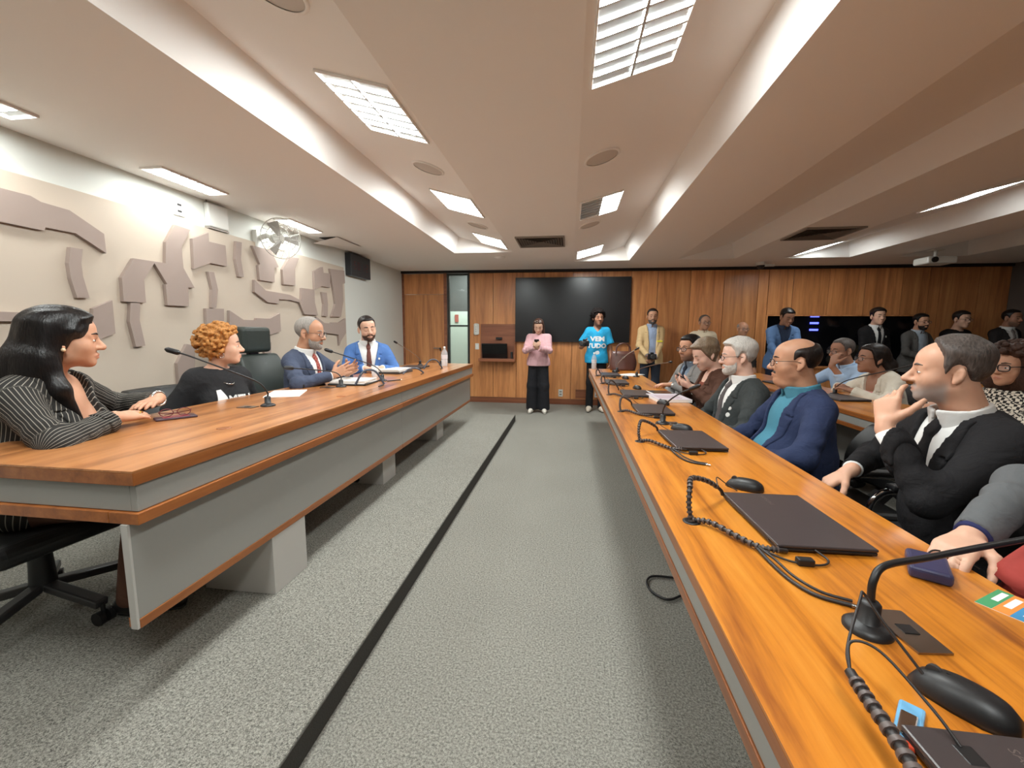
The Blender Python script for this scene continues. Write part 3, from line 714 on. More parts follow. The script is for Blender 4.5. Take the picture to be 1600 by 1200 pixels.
# near-corner bundle rising from below the frame
o = thing('cable_bundle', 'wrapped cable bundle at the bottom right corner next to the big mouse', 'cable', (.40, .50, TZ), 0, 'wrapped cable bundles at the table grommets')
pts = spline([(-.02, -.14, .01), (-.012, -.06, .03), (-.005, 0, .04), (-.002, .06, .045), (.0, .10, .05)], 8)
MB().tube(pts, .007, 8).build('loop_core', M['cable'], o)
wr = MB()
for i in range(0, len(pts)-4, 2): wr.cyl(pts[i], pts[i]+(pts[i+1]-pts[i])*.85, .0095, n=10)
wr.build('spiral_wrap', M['wrap'], o)
MB().tube(spline([(0, .1, .05), (.02, .14, .06), (.07, .2, .10), (.085, .215, .10), (.1, .19, .07), (.13, .145, .02)], 8), .0022, 7).build('mouse_lead', M['cable'], o)
MB().tube(spline([(0, .1, .05), (.02, .135, .07), (.05, .12, .07), (.075, .06, .04), (.085, .03, .02)], 8), .002, 7).build('plug_lead', M['cable'], o)
MB().box((.075, .005, .005), (.1, .035, .02)).build('plug', M['black'], o, bevel=.003)
o = thing('lighter', 'blue and silver pocket object lying beside the corner laptop', 'small object', (.462, .575, TZ), -.7, None)
MB().box((-.014, -.04, 0), (.014, .04, .007)).build('case', plain('sky_blue_plastic', srgb(110, 170, 210), .3), o, bevel=.004)
MB().box((-.010, -.034, .0072), (.008, .012, .011)).build('clip', M['chrome'], o, bevel=.002)
MB().box((-.012, -.05, 0), (.010, -.04, .008)).build('red_end', plain('red_plastic', srgb(200, 70, 40), .4), o, bevel=.002)

def gooseneck(label, x, y, z, path, mat='black', plate=None, foam=.011, grp='gooseneck microphones', stem_r=.0042, base_r=.038, head_len=3):
    t = thing('microphone', label, 'microphone', (x, y, z), 0, grp)
    MB().lathe([(base_r, 0), (base_r, .006), (base_r*.8, .012), (base_r*.5, .016), (.016, .017), (.016, .05), (.012, .055), (0, .055)], 28).build('base', M['black'], t)
    if plate is not None:
        p = MB().prism(plate, .0005, .004).build('mounting_plate', M['steel'], t)
        cx_ = sum(q[0] for q in plate)/len(plate); cy_ = sum(q[1] for q in plate)/len(plate)
        MB().box((cx_-.012, cy_-.012, .004), (cx_+.012, cy_+.012, .0055)).build('switch_button', M['black'], p)
    pts = spline([(0, 0, .05)]+[tuple(q) for q in path], 8)
    MB().tube(pts, stem_r, 8).build('gooseneck', M[mat], t)
    h = len(pts)-1
    d_ = (pts[-1]-pts[-3]).normalized()
    MB().tube([pts[-1]-d_*.005, pts[-1]+d_*.004, pts[-1]+d_*.05, pts[-1]+d_*.062], [foam*.6, foam, foam, foam*.5], 12).build('capsule', M['black'], t)
    return t
def rel(base, pts): return [(p[0]-base[0], p[1]-base[1], p[2]-base[2]) for p in pts]
b = (.535, .772, TZ)
gooseneck('large black gooseneck microphone reaching off the right edge', *b, rel(b, [(.537, .774, .872), (.565, .79, .893), (.66, .83, .893), (.80, .895, .89), (.95, .96, .888)]), plate=[(.03, .06), (.095, .06), (.098, -.048), (.042, -.054)], grp='gooseneck microphones on the audience tables', stem_r=.0062, base_r=.037)
b = (.542, 2.50, TZ)
gooseneck('black gooseneck microphone standing behind the second laptop', *b, rel(b, [(.542, 2.5, .86), (.556, 2.47, .91), (.60, 2.42, .965), (.65, 2.38, 1.0)]), plate=[(.03, .05), (.09, .05), (.09, -.05), (.03, -.05)], grp='gooseneck microphones on the audience tables')
b = (.80, 5.2, TZ)
gooseneck('thin steel gooseneck microphone by the loose papers', *b, rel(b, [(.80, 5.2, .84), (.83, 5.1, .89), (.93, 4.75, .965), (1.0, 4.45, 1.01)]), 'steel', grp='gooseneck microphones on the audience tables')
b = (.64, 5.86, TZ)
gooseneck('steel gooseneck microphone rising in front of the brown bag', *b, rel(b, [(.64, 5.86, .87), (.68, 5.85, .93), (.77, 5.83, 1.02), (.86, 5.8, 1.08)]), 'steel', grp='gooseneck microphones on the audience tables')
b = (2.30, 4.0, TZ)
gooseneck('thin gooseneck microphone leaning across the woman in cream', *b, rel(b, [(2.30, 4.0, .84), (2.34, 3.9, .92), (2.46, 3.62, 1.03), (2.55, 3.5, 1.09)]), 'cable', grp='gooseneck microphones on the audience tables')
b = (4.0, 5.0, TZ)
gooseneck('upright gooseneck microphone on the third table', *b, rel(b, [(3.99, 5.0, .9), (3.95, 4.98, 1.05), (3.90, 4.97, 1.18)]), 'steel', grp='gooseneck microphones on the audience tables')
b = (2.14, 2.27, TZ)
gooseneck('gooseneck microphone in front of the curly haired woman in checks', *b, rel(b, [(2.13, 2.26, .84), (2.06, 2.3, .93), (2.0, 2.35, 1.0)]), 'cable', plate=[(-.1, .05), (-.03, .05), (-.03, -.05), (-.1, -.05)], grp='gooseneck microphones on the audience tables')
GD = 'gooseneck microphones on the committee desk'
b = (-1.67, 2.13, DZ)
gooseneck('gooseneck microphone bent towards the curly haired woman', *b, rel(b, [(-1.668, 2.128, .96), (-1.70, 2.10, 1.02), (-1.80, 2.03, 1.085), (-1.95, 1.95, 1.165), (-2.0, 1.93, 1.185)]), plate=[(-.03, -.03), (-.12, -.03), (-.12, -.09), (-.03, -.09)], grp=GD, foam=.014)
b = (-1.71, 2.97, DZ)
gooseneck('low gooseneck microphone bent sideways before the speaking man', *b, rel(b, [(-1.71, 2.97, .96), (-1.75, 2.95, .995), (-1.85, 2.85, 1.02), (-1.93, 2.73, 1.04)]), plate=[(-.03, -.03), (-.12, -.03), (-.12, -.09), (-.03, -.09)], grp=GD, foam=.014)
b = (-1.58, 3.40, DZ)
gooseneck('gooseneck microphone aimed at the mouth of the speaking man', *b, rel(b, [(-1.58, 3.40, .95), (-1.64, 3.38, 1.01), (-1.80, 3.33, 1.075), (-1.92, 3.22, 1.135)]), grp=GD, foam=.014)
b = (-1.88, 5.15, DZ)
gooseneck('pale thin microphone standing near the blue suited man', *b, rel(b, [(-1.88, 5.15, .95), (-1.90, 5.0, 1.03), (-1.95, 4.75, 1.13), (-1.97, 4.65, 1.17)]), 'steel', grp=GD, base_r=.03)
b = (-1.62, 5.2, DZ)
gooseneck('short microphone next to the bottle at the far desk end', *b, rel(b, [(-1.62, 5.2, .96), (-1.61, 5.17, 1.03), (-1.60, 5.12, 1.07)]), 'steel', grp=GD, base_r=.03)

# audience table small things
o = thing('power_bank', 'dark blue power bank on the table near the grey sleeve', 'power bank', (.795, .995, TZ), -.55)
MB().box((-.035, -.055, 0), (.035, .055, .026)).build('case', plain('navy_plastic', srgb(52, 52, 84), .38), o, bevel=.008, seg=3)
MB().box((-.012, .055, .008), (.012, .0555, .016)).build('port', M['black'], o)
MB().tube(spline([(.0, .058, .012), (.02, .09, .02), (.06, .1, .012), (.09, .08, .004)], 6), .002, 6).build('lead', M['cable'], o)
cardm = [srgb(60, 140, 190), srgb(240, 140, 60), srgb(70, 150, 100)]
o = thing('leaflet', 'small leaflet with blue, orange and green stripes at right edge', 'leaflet', (.86, .885, TZ), .55)
MB().box((-.05, -.035, 0), (.05, .035, .001)).build('sheet', M['paper'], o)
for i, c_ in enumerate(cardm): MB().box((-.05, -.035+i*.0234, .0011), (.05, -.0355+(i+1)*.0234, .0016)).build('stripe', plain('leaflet_ink', c_, .6), o)
MB().box((-.03, -.03, .0017), (.03, -.022, .0019)).box((-.02, -.005, .0017), (.035, .006, .0019)).box((-.01, .016, .0017), (.04, .026, .0019)).build('print_lines', M['paper'], o)
def sheets(label, x, y, z, rz, n=3, w_=.21, l_=.297, name='paper_sheets', dark=False):
    t = thing(name, label, 'papers', (x, y, z), rz)
    for i in range(n):
        q = MB().box((-w_/2, -l_/2, i*.0022), (w_/2, l_/2, i*.0022+.0018)).build('sheet', M['paper'], t, loc=(random.uniform(-.01, .01), random.uniform(-.01, .01), 0)); q.rotation_euler = (0, 0, random.uniform(-.08, .08))
    return t
sheets('loose white papers near the far end of the front table', .77, 5.42, TZ, -.7, 3)
o = thing('booklet', 'white printed booklet under the hands of the woman in brown', 'booklet', (.78, 3.45, TZ), .1)
MB().box((-.13, -.16, 0), (.13, .16, .022)).build('pages', M['paper'], o, bevel=.002)
MB().box((-.13, -.16, .0222), (.13, .16, .0238)).build('cover', plain('cover_lilac', srgb(206, 196, 204), .6), o)
for i in range(3): MB().box((-.10, -.10+i*.06, .024), (.08, -.07+i*.06, .0243)).build('print_block', plain('cover_ink', srgb(176, 150, 160), .6), o)
o = thing('tablet', 'white edged black tablet lying beyond the booklet', 'tablet', (.80, 3.80, TZ), .15)
MB().box((-.1, -.12, 0), (.1, .12, .009)).build('case', M['paper'], o, bevel=.003); MB().box((-.092, -.112, .0091), (.092, .112, .0097)).build('glass', M['blackgloss'], o)
def bottle(label, x, y, z, h=.21, r=.032, group='clear water bottles'):
    t = thing('water_bottle', label, 'bottle', (x, y, z), 0, group)
    MB().lathe([(0, .001), (r*.9, .001), (r, .008), (r, h*.3), (r*.95, h*.33), (r, h*.36), (r, h*.62), (r*.9, h*.72), (.012, h*.9), (.012, h*.93)], 20).build('shell', glass_mat('bottle_plastic', (.95, .97, .98, 1), .05, alpha=.3), t)
    MB().lathe([(0, .003), (r*.86, .003), (r*.92, .01), (r*.92, h*.55), (0, h*.55)], 20).build('water', glass_mat('bottle_water', (.86, .84, .86, 1), .02, alpha=.4), t)
    MB().lathe([(.014, h*.92), (.014, h), (0, h)], 16).build('cap', M['white'], t)
    MB().lathe([(r+.0006, h*.38), (r+.0006, h*.58)], 20).build('paper_band', glass_mat('bottle_band', (.9, .85, .88, 1), .3, alpha=.55), t)
    return t
bottle('clear water bottle at the far end of the front table', .35, 6.2, TZ, .24, .036)
bottle('clear bottle with pump cap at the far end of the committee desk', -1.53, 5.05, DZ, .24, .04)
# brown leather handbag
o = thing('handbag', 'glossy brown leather handbag at the far end of the front table', 'handbag', (.74, 6.08, TZ))
bm = MB(); n = 16; vs = []; fs = []
for i in range(9):
    f = i/8; z = .25*f; hx = .17+.02*math.sin(f*PI)-.02*f; hy = .07*(1-.6*f)
    for k in range(n):
        a = 2*PI*k/n; wv = 1+.05*math.sin(5*a+4*f)
        vs.append((hx*math.copysign(abs(math.cos(a))**.6, math.cos(a))*wv, hy*math.copysign(abs(math.sin(a))**.7, math.sin(a))*wv, z+(.02*math.cos(2*a) if i == 8 else 0)))
for i in range(8):
    for k in range(n): fs.append((i*n+k, i*n+(k+1) % n, (i+1)*n+(k+1) % n, (i+1)*n+k))
fs += [tuple(range(n))[::-1], tuple(range(8*n, 9*n))]
bm.add(vs, fs, True).build('pouch', M['brown_leather'], o)
for s in (-1, 1): MB().tube(spline([(-.1, s*.03, .24), (-.08, s*.05, .34), (0, s*.05, .38), (.08, s*.05, .34), (.1, s*.03, .24)], 6), .008, 8).build('handle', M['brown_leather'], o)
MB().box((-.02, -.062, .17), (.02, -.05, .2)).cyl((-.1, -.045, .22), (-.1, -.05, .22), .012).build('buckle', M['chrome'], o)
# strap on the carpet
tag(MB().tube(spline([(.58, 2.05, .012), (.50, 2.0, .014), (.435, 2.06, .012), (.425, 2.14, .014), (.47, 2.2, .012), (.58, 2.2, .012)], 8), [.006]*41, 6).build('bag_strap', M['black']), 'black strap loop lying on carpet under the front table', 'strap')

# ------------------------------------------------- committee desk small things
o = thing('mobile_phone', 'phone in red and black case under folded glasses beside pinstripe woman', 'phone', (-1.86, 1.75, DZ), -.6)
MB().box((-.04, -.08, 0), (.04, .08, .010)).build('case', plain('phone_case', srgb(70, 50, 60), .3), o, bevel=.005); MB().box((-.03, -.05, .0102), (.03, .05, .0112)).build('red_print', plain('phone_red', srgb(140, 50, 60), .3), o)
gl = thing('folded_glasses', 'dark red folded spectacles on top of the phone', 'glasses', (-1.86, 1.75, DZ+.0115), .9)
gm = plain('maroon_frame', srgb(110, 50, 56), .25)
for s in (-1, 1):
    MB().tube([(s*.033+.026*math.cos(a*PI/6), .0, .019+.018*math.sin(a*PI/6)) for a in range(13)], .002, 6, False).build('rim', gm, gl)
    MB().tube([(s*.06, 0, .028), (s*.062, .01, .02), (-s*.04, .016+.005*s, .006)], .002, 6).build('temple', gm, gl)
MB().tube([(-.008, 0, .025), (0, -.002, .028), (.008, 0, .025)], .0018, 6).build('bridge', gm, gl)
sheets('white sheets before the curly haired woman', -1.88, 2.58, DZ, .5, 2)
mouse('dark mouse beside the speaking man', -1.95, 3.03, DZ, -1.2, None, 'darkgrey', 1.2)
o = thing('desk_device', 'small black and white box next to the mouse on the committee desk', 'device', (-1.98, 2.86, DZ), .3)
MB().box((-.045, -.03, 0), (.045, .03, .028)).build('case', M['black'], o, bevel=.004); MB().box((-.04, -.0305, .006), (.0, -.03, .022)).build('label_plate', M['white'], o)
o = thing('document_binder', 'thick stack of white documents on black binder before the speaking man', 'binder', (-1.72, 3.18, DZ), .1)
MB().box((-.15, -.14, 0), (.15, .14, .012)).build('cover', M['black'], o, bevel=.003)
for i in range(5): q = MB().box((-.14, -.13, .0125+i*.005), (.14, .13, .0165+i*.005)).build('sheet', M['paper'], o); q.rotation_euler = (0, 0, random.uniform(-.05, .05))
o = thing('document_binder', 'grey document stack in front of the blue suited man', 'binder', (-1.80, 4.12, DZ), -.05)
MB().box((-.15, -.16, 0), (.15, .16, .02)).build('cover', M['darkgrey'], o, bevel=.003)
for i in range(4): q = MB().box((-.14, -.15, .021+i*.006), (.14, .15, .026+i*.006)).build('sheet', M['paper'], o); q.rotation_euler = (0, 0, random.uniform(-.05, .05))
o = thing('laptop', 'flat black laptop near the far end of the committee desk', 'laptop', (-1.80, 4.75, DZ), .05)
MB().box((-.13, -.17, .002), (.13, .17, .011)).build('base', M['black'], o, bevel=.003); MB().box((-.13, -.17, .0112), (.13, .17, .018)).build('lid', M['laptop'], o, bevel=.003)
def arch(label, a, b, hgt):
    t = thing('cable_arch', label, 'cable', (0, 0, 0), 0, 'cable arches on the committee desk')
    a = Vector(a); b = Vector(b); mid = (a+b)/2; mid.z += hgt
    pts = spline([a, a*.75+b*.25+Vector((0, 0, hgt*.8)), mid, a*.25+b*.75+Vector((0, 0, hgt*.8)), b], 8)
    MB().tube(pts, .0085, 8).build('sleeve', plain('sleeve_blue_grey', srgb(70, 78, 92), .35), t)
    MB().tube(spline([b, b+Vector((.02, -.06, .0)), b+Vector((.03, -.16, 0))], 5), .004, 6).build('lead', M['cable'], t)
arch('blue grey cable arch in front of the document binder', (-1.64, 3.05, DZ+.006), (-1.46, 3.17, DZ+.006), .115)
arch('blue grey cable arch near the far desk end', (-1.62, 4.55, DZ+.006), (-1.46, 4.72, DZ+.006), .10)
arch('low tangle of cable in front of the grey document stack', (-1.62, 3.95, DZ+.006), (-1.47, 4.12, DZ+.006), .05)
o = thing('water_glass', 'clear drinking glass between the two suited men', 'glass', (-1.72, 3.56, DZ))
MB().lathe([(0, .001), (.028, .001), (.034, .115), (.0325, .115), (.027, .006), (0, .006)], 24).build('tumbler', glass_mat('glass_clear', (1, 1, 1, 1), .02, alpha=.28), o)
MB().lathe([(0, .0065), (.0268, .0065), (.0295, .05), (0, .05)], 20).build('water', glass_mat('glass_water', (.95, .97, 1, 1), .02, alpha=.25), o)
o = thing('pen', 'dark pen lying on the front edge of the committee desk', 'pen', (-1.48, 3.42, DZ+.005), 1.0)
MB().cyl((-.07, 0, 0), (.06, 0, 0), .0045, n=10).build('barrel', M['black'], o); MB().cyl((.06, 0, 0), (.075, 0, 0), .004, .001, n=10).build('tip', M['chrome'], o)
for x, y, lab in ((-1.47, 1.60, 'round dark grommet in the desk top near the pinstripe woman'), (-1.46, 2.53, 'round dark grommet in the desk top before the low microphone')):
    tag(MB().lathe([(.028, 0), (.028, .002), (.02, .0025), (0, .001)], 20).build('grommet', M['edge'], loc=(x, y, DZ)), lab, 'grommet')
o = thing('laptop', 'dark laptop on the second table before the woman in cream', 'laptop', (2.2, 3.75, TZ), .1)
MB().box((-.12, -.17, .002), (.12, .17, .011)).build('base', M['black'], o, bevel=.003); MB().box((-.12, -.17, .0112), (.12, .17, .018)).build('lid', M['laptop'], o, bevel=.003)
o = thing('laptop', 'dark laptop on the second table behind the balding man', 'laptop', (2.22, 4.75, TZ), .1)
MB().box((-.12, -.17, .002), (.12, .17, .011)).build('base', M['black'], o, bevel=.003); MB().box((-.12, -.17, .0112), (.12, .17, .018)).build('lid', M['laptop'], o, bevel=.003)
# ================================================================== people: implicit bodies and clothes, meshed by surface nets
FAR = .07
class Grid:
    def __init__(s, lo, hi, h):
        s.h = h; s.lo = np.array(lo, float); s.n = np.ceil((np.array(hi)-s.lo)/h).astype(int)+1
        s.ax = [(s.lo[i]+h*np.arange(s.n[i])).astype(np.float32) for i in range(3)]
    def field(s): return np.full(tuple(s.n), FAR, np.float32)
    def sub(s, lo, hi):
        a = np.clip(np.floor((np.array(lo)-s.lo)/s.h).astype(int), 0, s.n); b = np.clip(np.ceil((np.array(hi)-s.lo)/s.h).astype(int)+1, 0, s.n)
        sl = tuple(slice(int(p), int(q)) for p, q in zip(a, b))
        X = s.ax[0][sl[0]][:, None, None]; Y = s.ax[1][sl[1]][None, :, None]; Z = s.ax[2][sl[2]][None, None, :]
        return sl, X, Y, Z
    def full(s):
        return s.ax[0][:, None, None], s.ax[1][None, :, None], s.ax[2][None, None, :]

def cap(a, b, r0, r1=None, k=.02, op='+'): return ('c', np.array(a, float), np.array(b, float), r0, r0 if r1 is None else r1, k, op)
def ell(c, r, R=None, k=.02, op='+'): return ('e', np.array(c, float), np.array(r, float), np.eye(3) if R is None else np.array(R, float), 0, k, op)

def bounds(p, pad):
    if p[0] == 'c':
        m_ = max(p[3], p[4]); return np.minimum(p[1], p[2])-m_-pad, np.maximum(p[1], p[2])+m_+pad
    e = np.abs(p[3])@p[2]
    return p[1]-e-pad, p[1]+e+pad

def dist(p, X, Y, Z):
    if p[0] == 'c':
        a, b = p[1], p[2]; ba = b-a; bb = max(float(ba@ba), 1e-9)
        x, y, z = X-np.float32(a[0]), Y-np.float32(a[1]), Z-np.float32(a[2])
        t = np.clip((x*np.float32(ba[0])+y*np.float32(ba[1])+z*np.float32(ba[2]))/np.float32(bb), 0, 1)
        dx, dy, dz = x-t*np.float32(ba[0]), y-t*np.float32(ba[1]), z-t*np.float32(ba[2])
        return np.sqrt(dx*dx+dy*dy+dz*dz)-(np.float32(p[3])+t*np.float32(p[4]-p[3]))
    c, r, R = p[1], p[2], p[3]
    x, y, z = X-np.float32(c[0]), Y-np.float32(c[1]), Z-np.float32(c[2])
    q = [x*np.float32(R[0, i])+y*np.float32(R[1, i])+z*np.float32(R[2, i]) for i in range(3)]
    k0 = sum((q[i]/np.float32(r[i]))**2 for i in range(3)); k1 = sum((q[i]/np.float32(r[i]**2))**2 for i in range(3))
    k0 = np.sqrt(k0); k1 = np.sqrt(k1)+1e-6
    return k0*(k0-1)/k1

def ev(g, F, prims, infl=0.0, kmul=1.0):
    for p in prims:
        lo, hi = bounds(p, .055+max(infl, 0))
        sl, X, Y, Z = g.sub(lo, hi)
        if min(s_.stop-s_.start for s_ in sl) <= 0: continue
        d = (dist(p, X, Y, Z)-np.float32(infl)).astype(np.float32); a = F[sl]; k = p[5]*kmul
        if p[6] == '+':
            hh = np.maximum(k-np.abs(a-d), 0)/k
            F[sl] = np.minimum(a, d)-hh*hh*(k*.25)
        else:
            d = -d; hh = np.maximum(k-np.abs(a-d), 0)/k
            F[sl] = np.maximum(a, d)+hh*hh*(k*.25)
    return F

def surfnet(F, g):
    S = F < 0
    s = [S[i:S.shape[0]-1+i, j:S.shape[1]-1+j, k:S.shape[2]-1+k] for i in (0, 1) for j in (0, 1) for k in (0, 1)]
    al = s[0].copy(); an = s[0].copy()
    for q in s[1:]: al &= q; an |= q
    act = an & ~al
    ii = np.argwhere(act)
    if len(ii) == 0: return np.zeros((0, 3)), np.zeros((0, 4), int)
    offs = np.array([(i, j, k) for i in (0, 1) for j in (0, 1) for k in (0, 1)])
    vals = np.stack([F[ii[:, 0]+o[0], ii[:, 1]+o[1], ii[:, 2]+o[2]] for o in offs], 1).astype(np.float64)
    acc = np.zeros((len(ii), 3)); cnt = np.zeros(len(ii))
    for a in range(8):
        for b in range(a+1, 8):
            if np.abs(offs[a]-offs[b]).sum() != 1: continue
            va, vb = vals[:, a], vals[:, b]; m_ = (va < 0) != (vb < 0)
            t = np.where(m_, va/np.where(m_, va-vb, 1), 0)
            acc[m_] += (offs[a]+(offs[b]-offs[a])*t[:, None])[m_]; cnt[m_] += 1
    V = g.lo+(ii+acc/cnt[:, None])*g.h
    idx = np.full(act.shape, -1, np.int32); idx[act] = np.arange(len(ii))
    Q = []
    n0, n1, n2 = F.shape
    for ax in range(3):
        sa = [slice(None)]*3; sb = [slice(None)]*3; sa[ax] = slice(0, -1); sb[ax] = slice(1, None)
        A_, B_ = S[tuple(sa)], S[tuple(sb)]; e = np.argwhere(A_ != B_)
        u, v = [(1, 2), (2, 0), (0, 1)][ax]
        ok = (e[:, u] > 0) & (e[:, v] > 0) & (e[:, u] < F.shape[u]-1) & (e[:, v] < F.shape[v]-1); e = e[ok]
        fl = A_[e[:, 0], e[:, 1], e[:, 2]]
        def at_(du, dv):
            q = e.copy(); q[:, u] += du; q[:, v] += dv; return idx[q[:, 0], q[:, 1], q[:, 2]]
        q = np.stack([at_(-1, -1), at_(0, -1), at_(0, 0), at_(-1, 0)], 1)
        q[~fl] = q[~fl][:, ::-1]; Q.append(q)
    return V, np.concatenate(Q)

def np_mesh(name, V, Q, mats, attrs=None, fmat=None):
    me = bpy.data.meshes.new(name)
    me.vertices.add(len(V)); me.vertices.foreach_set('co', np.ascontiguousarray(V, np.float32).ravel())
    me.loops.add(Q.size); me.loops.foreach_set('vertex_index', np.ascontiguousarray(Q, np.int32).ravel())
    me.polygons.add(len(Q)); me.polygons.foreach_set('loop_start', np.arange(0, Q.size, 4, dtype=np.int32))
    me.polygons.foreach_set('use_smooth', np.ones(len(Q), bool))
    for m_ in (mats if isinstance(mats, (list, tuple)) else [mats]): me.materials.append(m_)
    for k, a in (attrs or {}).items():
        at = me.attributes.new(k, 'FLOAT', 'POINT'); at.data.foreach_set('value', np.ascontiguousarray(a, np.float32))
    me.update(); me.validate()
    return me

def relax(V, Q, it=1, w=.5):
    for _ in range(it):
        acc = np.zeros_like(V); c = np.zeros(len(V))
        for a, b in ((0, 1), (1, 2), (2, 3), (3, 0)):
            for p, q in ((a, b), (b, a)):
                np.add.at(acc, Q[:, p], V[Q[:, q]]); np.add.at(c, Q[:, p], 1)
        V = V*(1-w)+w*acc/np.maximum(c, 1)[:, None]
    return V

def sstep(x): x = np.clip(x, 0, 1); return x*x*(3-2*x)
def waves(X, Y, Z, f, seed, n=5):
    r = np.random.default_rng(seed); o = 0
    for _ in range(n):
        d = r.normal(size=3); d *= f*r.uniform(.6, 1.4)/np.linalg.norm(d)
        o = o+np.sin(X*np.float32(d[0])+Y*np.float32(d[1])+Z*np.float32(d[2])+np.float32(r.uniform(0, 6.3)))
    return o/n
def rotm(ax, a):
    c, s = math.cos(a), math.sin(a)
    return np.array({'x': [[1, 0, 0], [0, c, -s], [0, s, c]], 'y': [[c, 0, s], [0, 1, 0], [-s, 0, c]], 'z': [[c, -s, 0], [s, c, 0], [0, 0, 1]]}[ax])
def nrm(v): v = np.array(v, float); return v/max(np.linalg.norm(v), 1e-9)

# ---- head, in its own frame: y forward, x to the person's right, z up, ears at y about -.01
def skull(fat=1.0):
    return [ell((0, -.012, .038), (.077, .097, .083)), ell((0, .045, .038), (.059, .047, .052), k=.03), ell((0, .034, -.03), (.06*fat, .06, .07), k=.03),
            ell((0, .026, -.07), (.055*fat, .056, .042), k=.03), ell((0, .072, -.100), (.022, .020, .018), k=.03)]
def head_prims(fat=1.0, nose=1.0, ear=1.0, chin2=0):
    P = skull(fat)
    for s in (-1, 1):
        P += [ell((s*.041*fat, .051, -.030), (.026, .028, .026), k=.025), cap((s*.014, .088, .020), (s*.048, .070, .017), .010, .008, k=.012)]
        P += [ell((s*.032, .106, -.003), (.021, .019, .0125), k=.016, op='-'), ell((s*.032, .0755, -.004), (.0155, .0145, .0125), k=.004)]
        P += [cap((s*.019, .0915, .0065), (s*.047, .081, .004), .0035, .003, k=.005)]
    P += [cap((0, .088, .014), (0, .088+.026*nose, -.030), .0075, .0115, k=.012), ell((0, .088+.022*nose, -.033), (.0135, .0135, .0115), k=.008)]
    for s in (-1, 1): P += [ell((s*.0135, .100, -.036), (.0085, .012, .0085), k=.007)]
    for s in (-1, 1):
        P += [cap((0, .0975, -.0635), (s*.022, .086, -.069), .0058, .0035, k=.006), cap((0, .0955, -.0755), (s*.020, .0855, -.071), .0064, .0035, k=.006)]
    P += [cap((-.021, .100, -.0695), (.021, .100, -.0695), .0022, k=.004, op='-')]
    if chin2: P += [ell((0, .03, -.115), (.05*chin2, .045, .03), k=.03)]
    for s in (-1, 1):
        R = rotm('x', .25)@rotm('z', s*.35)
        P += [ell((s*.0805, -.014, -.010), (.0080*ear, .0175*ear, .0295*ear), R, k=.008), ell((s*.0890, -.009, -.006), (.006, .0095, .017), R, k=.005, op='-'), ell((s*.080, -.004, -.036), (.006, .009, .010), k=.006)]
    return P
def xf(P, c, R, s):
    out = []
    for p in P:
        if p[0] == 'c': out.append(('c', c+R@(p[1]*s), c+R@(p[2]*s), p[3]*s, p[4]*s, p[5], p[6]))
        else: out.append(('e', c+R@(p[1]*s), p[2]*s, R@p[3], 0, p[5], p[6]))
    return out

def hand_prims(w, d, n, side, s=1.0, curl=(.3, .3, .35, .4), thumb=.35, fr=1.0, spread=.0, wide=1.0):
    d = nrm(d); n = nrm(np.array(n, float)-d*np.dot(n, d)); t = np.cross(d, n)*(1 if side == 'R' else -1)
    P = [cap(w-d*.02*s, w+d*.012*s, .026*s*wide, .026*s, k=.012)]
    kn = []
    for i, o in enumerate((.030, .0105, -.0095, -.028)):
        K = w+d*(.092-.004*abs(i-1)**1.5)*s+t*o*s*1.02; kn.append(K)
        P.append(cap(w+d*.012*s+t*o*.55*s, K, .0145*s, .0125*s*fr, k=.010))
    P.append(ell(w+d*.05*s+n*.004*s, (.036*s, .046*s, .0165*s), np.stack([t, d, n], 1), k=.010))
    for i, (K, L) in enumerate(zip(kn, (.074, .082, .076, .060))):
        a = curl[i]; q = K.copy(); ang = 0
        b = nrm(d+t*(1.5-i)*spread)
        for j, (f, r0, r1) in enumerate(((.46, .0098, .0088), (.30, .0088, .0082), (.24, .0082, .0068))):
            ang += a*(1.0 if j else .8)
            dd = b*math.cos(ang)+n*math.sin(ang); e = q+dd*L*f*s
            P.append(cap(q, e, r0*s*fr, r1*s*fr, k=.0035)); q = e
    q = w+d*.022*s+t*.026*s; dd = nrm(t*.75+d*.6+n*.25)
    for L, r0, r1 in ((.042, .0155, .0125), (.032, .0118, .0105), (.027, .0105, .0085)):
        e = q+dd*L*s; P.append(cap(q, e, r0*s*fr, r1*s*fr, k=.008)); q = e; dd = nrm(dd*(1-thumb)+(d*.8+n*.5)*thumb)
    return P

